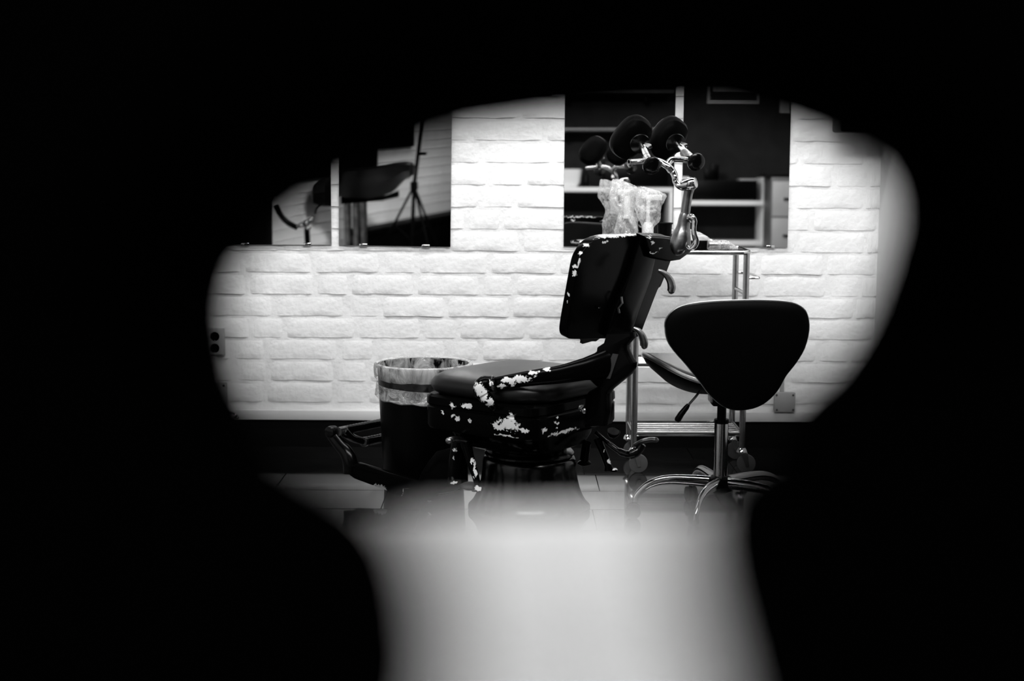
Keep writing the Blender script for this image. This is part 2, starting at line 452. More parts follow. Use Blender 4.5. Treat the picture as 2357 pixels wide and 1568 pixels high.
for i in range(14):
    v = i / 13; y = YC + .016 + v * (YR - YC - .034)
    xa, xb = -.13, .15
    e = .004 * (1 - min(1, min(v, 1 - v) * 13) ** .5) if 0 < v < 1 else .004
    dr_ = .013 * max(0, 1 - v / .6) ** 1.4
    xm = [xa + (xb - xa) * j / 40 for j in range(41)]
    tow.append([Vector((x, y, zt - e - dr_ - .008 * math.exp(-((x - .002) / .012) ** 2) * (1 - v) - (.003 if j in (0, 40) else 0) + .0014 * noise.noise(Vector((j * .3, v * 3, 0))))) for j, x in enumerate(xm)] +
               [Vector((x, y, zsh + .001)) for x in reversed(xm)])
g.skin(tow)
single('folded_towel', g, M['cotton'], 'white folded towel lying in the bottom of the black divider opening', 'towel', (0, .32, zsh), sharp=60)

# ---- mirrors
mh = .86
mlabels = ['mirror at the left end, its lower left corner lost in the dark', 'mirror showing a tripod against brick, right of the left pair',
           'mirror behind the headrest showing white shelves with bottles', 'mirror at the right showing a white drawer unit']
for i, (a, b) in enumerate(MX):
    tl = TILT if i < 2 else BACKTILT
    roll = math.radians((.0, .7, .05, .05)[i])
    x0 = (a + b) / 2; wdt = b - a
    loc = Vector((x0, D - .014, MZ + .002 - (.004 if i == 1 else .002 if i > 1 else 0)))
    t = thing('wall_mirror', 'frameless ' + mlabels[i], 'mirror', loc, 'frameless mirrors on the brick wall')
    t.rotation_euler = (math.radians(tl), roll, 0)
    g = G(); g.box(loc + Vector((0, 0, mh / 2)), (wdt, .002, mh)); g.part('mirror_glass', t, M['mirror'], 0)
    g = G(); g.box(loc + Vector((0, .004, mh / 2)), (wdt + .001, .005, mh + .001)); g.part('mirror_backing', t, M['edge'], 0)
    for s in (.22, .78) if i != 3 else (.2, .84):
        g = G(); cx = a + wdt * s
        g.box(Vector((cx, loc.y - .003, loc.z + .002)), (.034, .008, .011), bev=.002); g.part('clip', t, M['chrome'])

# ---- things fixed to the wall
def wp(px, py, dy=0.0): return P(px, py, D - dy)
def front_box(g, x0, y0, x1, y1_, Ya, Yb, bev=.003):
    a, b = P(x0, y1_, Ya), P(x1, y0, Ya)
    return g.box(((a.x + b.x) / 2, (Ya + Yb) / 2, (a.z + b.z) / 2), (abs(b.x - a.x), abs(Yb - Ya), abs(b.z - a.z)), bev=bev)
base = wp(495, 820, .02)
t = thing('wall_socket', 'white double power socket on the brick wall at far left', 'socket', base)
front_box(G(), 476, 756, 515, 819, D - .022, D, .004).part('housing', t, M['ivory'])
front_box(G(), 478, 758, 510, 817, D - .030, D - .02, .003).part('face_plate', t, M['ivory'])
for cy in (775, 802):
    c = P(493.5, cy, D - .0305); r = 12.2 * D / FPX
    g = G(); g.lathe([(r, 0), (r * .96, -.001), (r * .9, -.0005), (r * .85, .004)], c, (0, 1, 0), 24, cap=False)
    ring = g.part('socket_ring', t, M['ivory'])
    g = G(); g.lathe([(r * .86, .0), (r * .5, .0005), (.0005, .0006)], c + Vector((0, -.0004, 0)), (0, 1, 0), 24)
    cup = g.part('socket_cup', t, M['plastic'], label='dark recessed cup of the socket')
    for sx in (-.45, .45):
        g = G(); g.ball(c + Vector((sx * r, -.001, .0)), .0028, 8); h = g.part('pin_hole', cup, M['black'])
    g = G(); g.ball(c + Vector((0, -.001, -r * .72)), (.0035, .003, .003), 8); g.part('earth_clip', cup, M['steel'])
g = G(); g.tube([wp(494, 820, .012), wp(495, 850, .012), wp(495, 884, .012)], .0085, 10)
single('conduit_pipe', g, M['whiteplastic'], 'short white conduit pipe running down from the double power socket', 'pipe', wp(495, 884, .012))
def jbox(x0, y0, x1, y1_, label, mm):
    t = thing('junction_box', label, 'junction box', wp((x0 + x1) / 2, y1_, .03), 'surface junction boxes on the brick wall')
    front_box(G(), x0, y0, x1, y1_, D - .034, D, .004).part('housing', t, mm)
    front_box(G(), x0 - 1, y0 - 1, x1 + 1, y1_ + 1, D - .042, D - .033, .004).part('cover', t, mm)
    for (sx, sy) in ((x0 + 5, y0 + 5), (x1 - 5, y0 + 5), (x0 + 5, y1_ - 5), (x1 - 5, y1_ - 5)):
        c = P(sx, sy, D - .043); g = G(); g.lathe([(.0045, 0), (.0045, .002), (.0005, .0022)], c, (0, -1, 0), 10); g.part('screw', t, M['steel'])
jbox(474, 883, 519, 938, 'square junction box below the double power socket', M['greybox'])
jbox(1783, 905, 1831, 949, 'grey square junction box low on the wall right of the stool', M['greybox'])
g = G(); g.tube([wp(1800, 905, .012), wp(1800, 872, .012)], .009, 10)
single('cable_gland', g, M['greybox'], 'short grey pipe rising from the junction box behind the stool', 'pipe', wp(1800, 905, .012))
g = G(); c = P(541, 958, D - .045); g.ball(c, (.014, .012, .012), 12); g.tube([P(515, 947, D - .035), P(541, 956, D - .045)], .009, 10); g.tube([c, P(547, 963, D - .05)], .006, 8)
single('pipe_valve', g, M['chrome'], 'small chrome pipe valve on the ledge below the left junction box', 'valve', P(541, 958, D - .045))
# wall-mounted speaker at the top right
base = P(2030, 304, D - .2); 
t = thing('wall_monitor', 'black box shaped monitor hung high in the right hand corner', 'monitor', base)
a, b = P(1937, 303, D - .24), P(2018, 303, D - .24); xw = XR - .012
g = G(); g.box(((a.x + xw) / 2, D - .15, a.z + .18), (xw - a.x, .17, .36), bev=.012, seg=3); g.part('housing', t, M['plastic'])
g = G(); g.box(((a.x + xw) / 2, D - .238, a.z + .19), (xw - a.x - .03, .006, .31), bev=.002); g.part('screen', t, M['gloss'])
g = G(); g.box(((a.x + xw) / 2, D - .035, a.z + .2), (.08, .07, .08)); g.part('bracket', t, M['black'])

# ================================================================== THE OLD TREATMENT CHAIR
TH = math.radians(38)
F = Vector((-math.cos(TH), math.sin(TH), 0)); Lh = Vector((-math.sin(TH), -math.cos(TH), 0)); UP = Vector((0, 0, 1))
CC0 = Vector((.035, 4.85, 0))
def K(x, y, z): return CC0 + F * x + Lh * y + UP * z     # chair space: forward, near side, up
CB = Vector((.062, 4.85, 0))
chair = thing('treatment_chair', 'antique black treatment chair with chipped enamel, two-pad headrest and footrest', 'chair', CB)
def sq(a, b, n, pw):
    out = []
    for k in range(n):
        t = 2 * math.pi * k / n; c, s = math.cos(t), math.sin(t)
        out.append((a * math.copysign(abs(c) ** (2 / pw), c), b * math.copysign(abs(s) ** (2 / pw), s)))
    return out
# base
g = G(); ctr = Vector((.062, 4.85, 0))
g.lathe([(.205, .002), (.213, .008), (.212, .018), (.204, .026), (.196, .036), (.187, .052), (.176, .08), (.168, .112), (.163, .15), (.162, .175), (.158, .188), (.148, .196), (.12, .198), (.001, .198)], ctr, seg=56)
g.part('pedestal', chair, M['shiny'])
g = G(); g.lathe([(.13, .196), (.13, .24), (.12, .25), (.10, .30)], ctr, seg=40); g.part('pump_cylinder', chair, M['gloss'])
g = G(); g.lathe([(.150, .197), (.1545, .2), (.155, .206), (.15, .212), (.12, .214)], ctr, seg=48, cap=False); g.part('cap_ring', chair, M['shiny'])
# chassis below the seat
en_ch = enamel('chassis_enamel', CB, [blob(1046, 1060, 4.72, 5, 9), blob(1044, 1085, 4.72, 3, 6)], 0)
g = G()
g.skin([[K(x, y, z) for x, y in sq(a, b, 36, 5)] for a, b, z in ((.15, .13, .225), (.185, .17, .24), (.195, .2, .27), (.2, .215, .305))]); g.part('chassis', chair, M['gloss'])
# seat frame with the big flaked patch
fb = [blob(1172, 972, 4.6, 27, 16), blob(1178, 955, 4.6, 9, 14), blob(1150, 979, 4.6, 20, 8), blob(1205, 981, 4.6, 20, 8), blob(1168, 998, 4.6, 28, 2.5), blob(1252, 984, 4.6, 7, 6),
      blob(1300, 996, 4.62, 44, 4), blob(1341, 950, 4.62, 7, 11), blob(1282, 960, 4.62, 3.5, 3), blob(1281, 972, 4.62, 4, 3.5), blob(1282, 984, 4.62, 3, 2.5),
      blob(1075, 934, 4.68, 14, 6), blob(1040, 936, 4.7, 6, 8), blob(1017, 953, 4.7, 3, 5), blob(1042, 958, 4.7, 4, 5), blob(1053, 963, 4.7, 5, 7), blob(1082, 963, 4.7, 5, 4), blob(1018, 911, 4.7, 4, 3)]
en_seat = enamel('seat_frame_enamel', CB, fb, 0)
g = G()
g.skin([[K(x * 1.085, y * 1.12, z) for x, y in sq(a, b, 64, 9)] for a, b, z in ((.205, .215, .298), (.217, .227, .303), (.222, .232, .315), (.222, .232, .375), (.219, .229, .379), (.219, .229, .383), (.223, .233, .388), (.222, .232, .412), (.214, .224, .42))])
g.part('seat_frame', chair, en_seat)
g = G(); st = []
for sc, z in ((.93, .418), (1.0, .428), (1.035, .445), (1.03, .463), (.99, .478), (.9, .489), (.72, .498), (.45, .504), (.2, .506), (.02, .507)):
    st.append([K(x * sc, y * sc, z) for x, y in sq(.243, .255, 64, 4.6)])
g.skin(st); g.part('seat_cushion', chair, M['leather'], 60)
for px, py, Y in ((1345, 946, 4.64), (1060, 932, 4.70)):
    g = G(); g.lathe([(.009, 0), (.009, .006), (.005, .009), (.0005, .01)], P(px, py, Y) + Vector((.0, -.0, 0)), Lh * .7 - F * .7, 12); g.part('bolt', chair, M['worn'])

# back rest (rear shell seen obliquely)
RC = math.radians(17); Rr = -F
E2 = UP * math.cos(RC) + Rr * math.sin(RC); NB = (Rr * math.cos(RC) - UP * math.sin(RC))
BO = K(-.275, 0, 0); BO.z = P(1395, 665, BO.y).z
OB = [(1287, 766), (1289, 745), (1297, 700), (1306, 650), (1315, 606), (1325, 578), (1341, 558), (1361, 547), (1390, 540.5), (1440, 538), (1500, 536.5), (1536, 539), (1546, 548), (1549, 575), (1544, 602),
      (1522, 658), (1514, 668), (1486, 740), (1467, 776), (1420, 779), (1350, 780.5), (1300, 781), (1290, 777)]
OB = [(x + 17 * max(0, min(1, (1480 - x) / 170)), y + (6 if y < 600 else 0)) for x, y in OB]
bb = [blob(1328, 615, 4.55, 7, 5, 200), blob(1323, 632, 4.55, 6, 8, 200), blob(1336, 586, 4.55, 4, 6, 200), blob(1332, 603, 4.6, 3, 12, 200), blob(1308, 700, 4.55, 3, 4, 200), blob(1310, 681, 4.55, 2, 6, 200),
      blob(1350, 564, 4.6, 9, 4, 200), blob(1394, 560, 4.6, 8, 3, 200), blob(1410, 548, 4.6, 45, 2.2, 200), blob(1455, 546, 4.65, 30, 2, 200), blob(1485, 555, 4.75, 8, 4, 250), blob(1510, 568, 4.75, 6, 7, 250),
      blob(1503, 622, 4.8, 3, 9, 250), blob(1499, 637, 4.8, 3, 3, 250), blob(1492, 659, 4.8, 2, 3, 250)]
en_back = enamel('backrest_enamel', CB, bb, 0)
g = G(); g.prism([PP(x, y, BO, NB) for x, y in [(v.x, v.y) for v in spline([(x, y, 0) for x, y in OB], 3, True)]], -NB * .033, bev=.009, seg=3)
back = g.part('backrest_shell', chair, en_back)
g = G(); pad = [PP(1425 + (x - 1425) * .80, 668 + (y - 668) * .86, BO - NB * .032, NB) for x, y in OB]
g.prism(pad, -NB * .045, bev=.016, seg=3); g.part('back_cushion', chair, M['darkleather'])
# torn edge hanging under the shell
g = G(); g.prism([PP(x, y, BO - NB * .02, NB) for x, y in ((1338, 778), (1342, 786), (1341, 792), (1352, 789), (1362, 786), (1372, 786), (1380, 780), (1388, 776))], -NB * .012)
g.part('torn_lining', chair, M['vinyl'])
# spine, latch
g = G()
sp = [PP(x, y, BO + NB * .022, NB) for x, y in ((1478, 545), (1520, 548), (1500, 640), (1470, 720), (1452, 778), (1398, 778), (1415, 720), (1448, 640))]
g.prism(sp, -NB * .022, bev=.006); g.part('spine', chair, M['gloss'])
g = G(); c0 = PP(1425, 702, BO + NB * .024, NB); g.tube([c0 + E2 * .03, c0 + NB * .010 + E2 * .01, c0 - E2 * .012, c0 - E2 * .03 + Vector((.008, 0, 0))], .004, 8); g.part('latch', chair, M['worn'])
g = G(); c0 = PP(1378, 709, BO + NB * .004, NB); g.ball(c0, (.009, .009, .005), 10); g.part('bolt', chair, M['gloss'])
def spoon(pts, Y, rs, name, m):
    g = G(); g.tube(spline([P(x, y, Y) for x, y in pts], 5), [rs[min(len(rs) - 1, int(i / 5))] + (rs[min(len(rs) - 1, int(i / 5) + 1)] - rs[min(len(rs) - 1, int(i / 5))]) * ((i % 5) / 5) for i in range(5 * (len(pts) - 1) + 1)], 12)
    return g.part(name, chair, m)
spoon([(1515, 622), (1530, 630), (1542, 645), (1546, 660), (1544, 671), (1541, 676)], 4.78, [.005, .0095, .0125, .0145, .013, .003], 'lever', M['worn'])
spoon([(1458, 755), (1470, 762), (1478, 774), (1482, 788), (1481, 798), (1478, 802)], 4.66, [.005, .0095, .0125, .0145, .013, .003], 'lever', M['worn'])

# hinge casting and arm
NS = Lh; HO = K(-.345, .045, 0)
OH = [(1394, 768), (1387, 790), (1372, 800), (1371, 808), (1352, 826), (1330, 838), (1335, 858), (1370, 890), (1352, 902), (1345, 915), (1343, 985), (1388, 982), (1392, 962), (1395, 930), (1394, 908), (1403, 896), (1424, 879), (1444, 863), (1453, 848), (1454, 836),
      (1446, 824), (1437, 806), (1436, 796), (1452, 778), (1450, 766)]
g = G(); g.prism([PP(x, y, HO, NS) for x, y in OH], -NS * .04, bev=.010, seg=2)
g.part('hinge_casting', chair, enamel('hinge_enamel', CB, [blob(1352, 832, 4.62, 6, 1.5, 250)], 0))
g = G(); g.prism([PP(x, y, HO + NS * .001, NS) for x, y in ((1411, 814), (1424, 816), (1405, 872), (1387, 871))], NS * .002); g.part('tape_strip', chair, M['tape'], label='strip of grey tape stuck on the black casting')
apts = [(1405, 836, 4.60), (1345, 850, 4.555), (1290, 862, 4.535), (1235, 869, 4.53), (1180, 877, 4.55), (1140, 884, 4.57)]
rad = [.055, .037, .030, .0265, .023, .0215]
ab = [blob(1172, 878, 4.53, 20, 7), blob(1200, 874, 4.52, 24, 8), blob(1228, 862, 4.5, 14, 6), blob(1155, 890, 4.54, 12, 5), blob(1258, 852, 4.5, 10, 4), blob(1182, 890, 4.52, 6, 5)]
en_arm = enamel('arm_enamel', CB, ab, 0)
g = G(); sp_ = spline([P(*p) for p in apts], 6); rr = [rad[min(5, i // 6)] * (1 - (i % 6) / 6) + rad[min(5, i // 6 + 1)] * ((i % 6) / 6) for i in range(len(sp_))]
g.tube(sp_, rr, 16, flat=.62, up=(0, 0, 1)); g.part('arm', chair, en_arm)
eb = [blob(1104, 893, 4.56, 13, 14, 150), blob(1114, 907, 4.56, 10, 16, 150), blob(1128, 926, 4.56, 9, 12, 150), blob(1128, 880, 4.56, 5, 7, 150)]
g = G(); g.tube(spline([P(1134, 884, 4.57), P(1118, 884, 4.565), P(1108, 894, 4.56), P(1114, 910, 4.56), P(1127, 926, 4.56), P(1137, 939, 4.58)], 4), [.026] * 4 + [.029] * 4 + [.027] * 4 + [.022] * 4 + [.017] * 4 + [.013], 16)
g.part('arm_end', chair, enamel('arm_end_enamel', CB, eb, 0))
g = G(); c = P(1137, 884, 4.57); ax = (P(1180, 877, 4.55) - c).normalized(); g.lathe([(.027, -.004), (.0285, -.001), (.0285, .003), (.024, .006)], c, ax, 24); g.part('collar', chair, M['worn'])

# footrest
YF = 5.02
fbars = enamel('footrest_enamel', CB, [blob(876, 1119, YF, 20, 7, 250), blob(931, 1119, YF, 1.6, 9), blob(940, 1109, YF, 6, 2), blob(990, 1145, YF - .1, 4, 5), blob(905, 1133, YF, 5, 2), blob(922, 1138, YF, 5, 2), blob(803, 1090, YF, 2, 4)], 0)
NFp = Lh; FO = K(.36, .20, 0)
def pf(x, y, d=0): return PP(x, y, FO + NFp * d, NFp)
g = G()
ob = [(822, 1066), (880, 1084), (930, 1098), (962, 1106), (970, 1085), (988, 1058), (1004, 1038), (1040, 1030), (1066, 1040), (1068, 1112), (1030, 1122), (1012, 1126), (984, 1156), (974, 1160), (960, 1156), (880, 1127), (815, 1103), (804, 1095), (800, 1078)]
g.prism([pf(x, y) for x, y in ob], -NFp * .026, bev=.006, seg=2); g.part('footrest_bar', chair, fbars)
g = G(); ss = spline([pf(x, y, -.012) for x, y in ((808, 1090), (806, 1066), (797, 1042), (779, 1020), (766, 1003), (762, 994))], 5)
g.tube(ss, [.029 - .009 * i / (len(ss) - 1) for i in range(len(ss))], 14, flat=.7)
g.part('footrest_arm', chair, M['shiny'])
c1 = pf(764, 995, -.012); side = -Lh
g = G(); g.lathe([(.014, -.02), (.022, -.016), (.024, 0), (.022, .016), (.018, .022)], c1, side, 20); g.part('pivot_knob', chair, M['shiny'])
def tread(a, b, r, n):
    g = G(); a, b = Vector(a), Vector(b); pts = [a + (b - a) * i / n for i in range(n + 1)]
    g.tube(pts, [r * (1 + (.10 if i % 2 else -.04)) for i in range(n + 1)], 14); return g
dl = -Lh
ta = P(792, 991, 5.16); tread(ta, ta + dl * .42, .0155, 54).part('tread_bar', chair, M['shiny'])
tb = P(836, 1018, 5.22); tread(tb, tb + dl * .30, .0165, 40).part('tread_bar', chair, M['shiny'])
g = G(); g.lathe([(.0001, -.003), (.014, -.0025), (.0185, .0), (.0185, .012), (.016, .014)], tb, dl, 20); g.part('tread_cap', chair, M['worn'])
g = G(); s2 = spline([P(792, 993, 5.14), P(800, 1001, 5.15), P(815, 1010, 5.19), P(836, 1016, 5.225)], 5); g.tube(s2, [.017 - .003 * i / 15 for i in range(16)], 12); g.part('tread_link', chair, M['shiny'])
g = G(); g.tube([ta - dl * .03, ta + dl * .01], .017, 12); g.part('hinge_pin', chair, M['worn'])
# struts, feet and knobs below the seat on the near side
sb = [blob(1093, 1080, 4.68, 3.5, 22), blob(1087, 1062, 4.68, 3, 7), blob(1101, 1124, 4.66, 9, 5)]
en_s = enamel('strut_enamel', CB, sb, 0)
g = G(); g.tube([P(1070, 1010, 4.72), P(1080, 1050, 4.70), P(1095, 1098, 4.68), P(1100, 1118, 4.67)], [.020, .016, .012, .011], 12, flat=.7)
g.tube([P(1100, 1114, 4.67), P(1099, 1122, 4.67), P(1100, 1129, 4.67)], [.011, .016, .021], 14); g.part('strut', chair, en_s)
sb2 = [blob(1044, 1112, 4.7, 9, 3), blob(1046, 1040, 4.7, 4, 6), blob(1044, 1058, 4.7, 2, 5)]
g = G(); g.tube([P(1056, 1020, 4.76), P(1048, 1060, 4.74), P(1043, 1100, 4.73)], [.026, .024, .020], 12); g.tube([P(1043, 1100, 4.73), P(1044, 1108, 4.72), P(1046, 1116, 4.72)], [.018, .022, .024], 14)
g.part('strut', chair, enamel('strut_enamel_two', CB, sb2, 0))
g = G(); g.ball(P(1082, 1119, 4.74), (.034, .034, .014), 18); g.part('rubber_foot', chair, M['rubber'])
g = G(); g.tube(spline([P(1078, 1016, 4.72), P(1055, 1012, 4.69), P(1040, 1012, 4.67), P(1030, 1017, 4.66)], 4), [.010] * 4 + [.011] * 4 + [.012] * 4 + [.009], 12); g.ball(P(1034, 1015, 4.66), (.013, .011, .010), 14); g.part('lever', chair, M['worn'])
# right-hand side: struts, pedal and grille foot button
g = G(); g.tube([P(1375, 1010, 4.78), P(1392, 1050, 4.76), P(1400, 1072, 4.75), P(1402, 1082, 4.75)], [.014, .013, .013, .017], 12); g.ball(P(1412, 1082, 4.75), (.016, .016, .008), 12)
g.part('strut', chair, enamel('strut_enamel_three', CB, [blob(1402, 1064, 4.74, 4, 7), blob(1415, 1082, 4.74, 7, 3), blob(1391, 1041, 4.74, 2, 4)], 0))
g = G(); g.tube([P(1350, 1020, 4.84), P(1345, 1058, 4.86)], .016, 12); g.ball(P(1345, 1066, 4.86), (.024, .02, .011), 14); g.part('strut', chair, M['gloss'])
g = G(); pl = spline([P(1372, 996, 4.80), P(1400, 1020, 4.76), P(1428, 1040, 4.74), P(1452, 1046, 4.72), P(1470, 1036, 4.72), P(1478, 1022, 4.72)], 5)
g.tube(pl, [.007] * 5 + [.009] * 5 + [.012] * 5 + [.017] * 5 + [.015] * 5 + [.012], 12); g.part('pedal_arm', chair, M['shiny'])
g = G(); g.tube(spline([P(1465, 1024, 4.72), P(1480, 1016, 4.70), P(1500, 1012, 4.69), P(1516, 1014, 4.68)], 5), [.008] * 5 + [.0085] * 5 + [.0085] * 4 + [.006, .002], 14, flat=1.9); g.part('pedal', chair, M['worn'], label='bare metal foot pedal')
g = G(); c = P(1412, 994, 4.80); tx = Vector((.1, -.55, 1)).normalized(); g.lathe([(.014, -.02), (.022, -.008), (.0235, 0), (.022, .002), (.0195, .001)], c, tx, 22); bt = g.part('foot_button', chair, M['gloss'])
g = G()
for i in range(-4, 5):
    hw = math.sqrt(max(0, .0195 ** 2 - (i * .0042) ** 2)); uu = tx.orthogonal().normalized(); vv = tx.cross(uu)
    g.tube([c + tx * .0015 + uu * i * .0042 - vv * hw, c + tx * .0015 + uu * i * .0042 + vv * hw], .0011, 6)
g.part('grille', bt, M['worn'])

# headrest
YH = 4.74
def H(x, y, Y=YH): return P(x, y, Y)
g = G(); g.prism([PP(x, y, BO + NB * .045, NB) for x, y in ((1486, 545), (1530, 548), (1560, 552), (1592, 562), (1600, 570), (1588, 584), (1566, 600), (1540, 604), (1500, 596), (1490, 570))], -NB * .045, bev=.009, seg=2)
g.part('headrest_mount', chair, enamel('mount_enamel', CB, [blob(1538, 583, 4.62, 10, 2.5, 250), blob(1515, 566, 4.62, 5, 5, 250), blob(1520, 592, 4.62, 12, 3, 250), blob(1506, 553, 4.62, 10, 2.5, 250)], 0))
def tp(pts, name, m, seg=16, flat=None, n=5, parent=chair, label=None):
    """pts: (px, py, Y, radius in px)"""
    q = spline([H(p[0], p[1], p[2]) for p in pts], n); r = spline([(p[3] * p[2] / FPX, 0, 0) for p in pts], n)
    g = G(); g.tube(q, [max(.0008, v.x) for v in r], seg, flat=flat); return g.part(name, parent, m, label=label)
tp([(1570, 584, 4.62, 6), (1566, 577, 4.62, 19), (1566, 562, 4.62, 24), (1569, 542, 4.62, 21.5), (1573, 522, 4.62, 16), (1576, 500, 4.62, 13.5), (1578, 492, 4.62, 12)], 'headrest_post', M['worn'], 24)
tp([(1576, 500, 4.635, 11), (1580, 470, 4.635, 11), (1584, 445, 4.635, 11), (1588, 428, 4.635, 13), (1590, 414, 4.635, 12)], 'upper_link', M['worn'], 18)
g = G(); c = H(1588, 423, 4.60); g.lathe([(.010, -.03), (.018, -.026), (.021, -.014), (.021, .012), (.017, .02), (.009, .022)], c, (1, -.5, .25), 20); g.part('clamp_knuckle', chair, M['chrome'])
tp([(1585, 499, 4.60, 6), (1592, 500, 4.59, 8), (1598, 510, 4.585, 7), (1597, 525, 4.58, 6), (1598, 540, 4.58, 7), (1602, 555, 4.58, 8), (1597, 567, 4.58, 8), (1588, 572, 4.585, 6), (1582, 568, 4.59, 4)], 'clamp_lever', M['chrome'], 14, flat=.7)
g = G(); g.lathe([(.012, -.012), (.014, 0), (.012, .012)], H(1586, 503, 4.61), (.6, -1, 0), 16); g.part('clamp_bolt', chair, M['chrome'])
tp([(1573, 433, 4.62, 7), (1562, 428, 4.62, 7), (1555, 418, 4.63, 7), (1554, 408, 4.63, 7.5), (1549, 396, 4.64, 8), (1538, 384, 4.64, 8), (1524, 375, 4.65, 8), (1508, 370, 4.65, 8), (1492, 369, 4.66, 7.5)], 'bent_tube', M['chrome'], 18)
tp([(1544, 394, 4.655, 7), (1539, 386, 4.66, 7), (1539, 376, 4.67, 7), (1546, 368, 4.68, 7), (1560, 367, 4.685, 7), (1582, 368, 4.69, 7)], 'bent_tube', M['chrome'], 16)
tp([(1450, 372.5, 4.60, 6.2), (1470, 371, 4.62, 6.2), (1496, 369, 4.65, 6.5)], 'cross_tube', M['chrome'], 16)
g = G(); g.lathe([(.0062, -.0012), (.0088, -.0012), (.0088, .001), (.0062, .001)], H(1448, 372.5, 4.598), (H(1448, 372.5, 4.598) - H(1470, 371, 4.62)), 18, cap=False); g.part('tube_rim', chair, M['steel'])
g = G(); g.lathe([(.006, 0), (.0002, .0002)], H(1448, 372.5, 4.599), (H(1448, 372.5, 4.598) - H(1470, 371, 4.62)), 14); g.part('tube_bore', chair, M['black'])
def head_pad(pad_c, disc_c, knob_c, seed, prof, m='darkleather'):
    """pad, backing disc, ringed screw and round knob along one axis that comes towards the camera"""
    kc = Vector(knob_c); dc = Vector(disc_c); ax = (kc - dc).normalized()
    # pad: a thick rounded cushion in front of the disc
    u = Vector((.55, 0, .83)); u = (u - ax * u.dot(ax)).normalized(); v = ax.cross(u); c = Vector(pad_c)
    g = G(); ringz = [(-.050, .25), (-.048, .62), (-.038, .88), (-.02, 1.0), (.0, 1.0), (.018, .92), (.03, .7), (.034, .3)]
    g.skin([[c + ax * h + (u * py_ * .078 + v * px_ * .056) * s for px_, py_ in sq(1, 1, 32, 2.6)] for h, s in ringz])
    pd = g.part('head_pad', chair, M[m])
    g = G(); g.lathe([(.006, -.012), (.030, -.010), (.034, -.004), (.033, 0), (.014, .006)], dc, ax, 26); g.part('backing_disc', chair, M['shiny'])
    ln = (kc - dc).length
    pr = [(.010, .0)]
    n = 5
    for i in range(n):
        h0 = ln * (.18 + .14 * i); h1_ = ln * (.18 + .14 * (i + 1)); r = .0105 + .0012 * min(i, 2)
        pr += [(r * .8, h0), (r, h0 + .0012), (r, h1_ - .0012), (r * .8, h1_)]
    g = G(); g.lathe(pr, dc, ax, 20); g.part('ringed_screw', chair, M['chrome'])
    g = G(); g.lathe([(.010, -.012), (.026, -.008), (.030, -.002), (.0295, .004), (.024, .009), (.012, .0115), (.0005, .012)], kc, ax, 28); g.part('round_knob', chair, M['shiny'])
    tb = dc + ax * .012 + UP * .012 + Vector((.012, 0, 0))
    g = G(); g.prism([tb, tb + Vector((.020, -.008, -.008)), tb + Vector((.024, -.01, -.018)), tb + Vector((.014, -.008, -.022)), tb + Vector((-.004, 0, -.008))], ax * .003, bev=.0008); g.part('pad_tab', chair, M['chrome'])
head_pad(H(1453, 318, 4.80), H(1474, 332, 4.74), H(1500, 381, 4.58), 1, 0)
head_pad(H(1537, 320, 4.90), H(1556, 331, 4.84), H(1602, 373, 4.66), 2, 0)
g = G(); g.tube([H(1493, 369, 4.655), H(1486, 360, 4.66)], .013, 14); g.part('socket_block', chair, M['worn'])
g = G(); g.tube([H(1584, 368, 4.69), H(1574, 352, 4.74)], .014, 14); g.part('socket_block', chair, M['worn'])

# ================================================================== WASTE BIN
YB = 5.20
bc = P(975, 838, YB); bx = bc.x
zr = bc.z
bin_t = thing('waste_bin', 'tall round black waste bin lined with a white plastic bag', 'bin', (bx, YB, 0))
R0, R1 = .148, .170
g = G(); g.lathe([(R0 - .01, .0), (R0, .006), (R1, zr - .012), (R1 + .005, zr - .008), (R1 + .005, zr), (R1 - .003, zr), (R1 - .005, zr - .02), (R0 - .006, .012), (.001, .012)], (bx, YB, 0), seg=48); g.part('bin_body', bin_t, M['plastic'])
def wrinkled(prof, amp, fr, seed, seg=96, slant=0.0):
    g = G(); R = []
    for k, (r, z) in enumerate(prof):
        row = []
        for i in range(seg):
            a = 2 * math.pi * i / seg
            q = Vector((math.cos(a) * fr, math.sin(a) * fr, z * 26 + seed))
            d = noise.noise(q) + .5 * noise.noise(q * 2.3)
            dz = slant * -math.cos(a + .35) + .006 * noise.noise(Vector((math.cos(a) * 3, math.sin(a) * 3, seed))) * (k / (len(prof) - 1))
            row.append(Vector((bx + math.cos(a) * (r + amp * d), YB + math.sin(a) * (r + amp * d), z + dz)))
        R.append(row)
    return g.skin(R, cap=False)
wrinkled([(R1 - .012, zr - .13), (R1 - .012, zr - .09), (R1 - .010, zr - .05), (R1 - .008, zr - .02), (R1 - .004, zr + .003)], .006, 5.5, 1).part('liner_inside', bin_t, M['inner'])
wrinkled([(R1 - .004, zr + .004), (R1 + .004, zr + .008), (R1 + .011, zr + .004), (R1 + .013, zr - .012), (R1 + .012, zr - .03), (R1 + .010, zr - .044), (R1 + .006, zr - .05)], .0022, 4.5, 2).part('liner_rim', bin_t, M['liner'])
wrinkled([(R1 + .006, zr - .048), (R1 + .004, zr - .06), (R1 + .004, zr - .082)], .0015, 4, 3).part('liner_middle', bin_t, M['linerthin'])
wrinkled([(R1 + .004, zr - .075), (R1 + .005, zr - .09), (R1 + .006, zr - .10), (R1 + .008, zr - .112), (R1 + .010, zr - .122), (R1 + .006, zr - .126)], .003, 5, 4, slant=.010).part('liner_skirt', bin_t, M['skirt'])

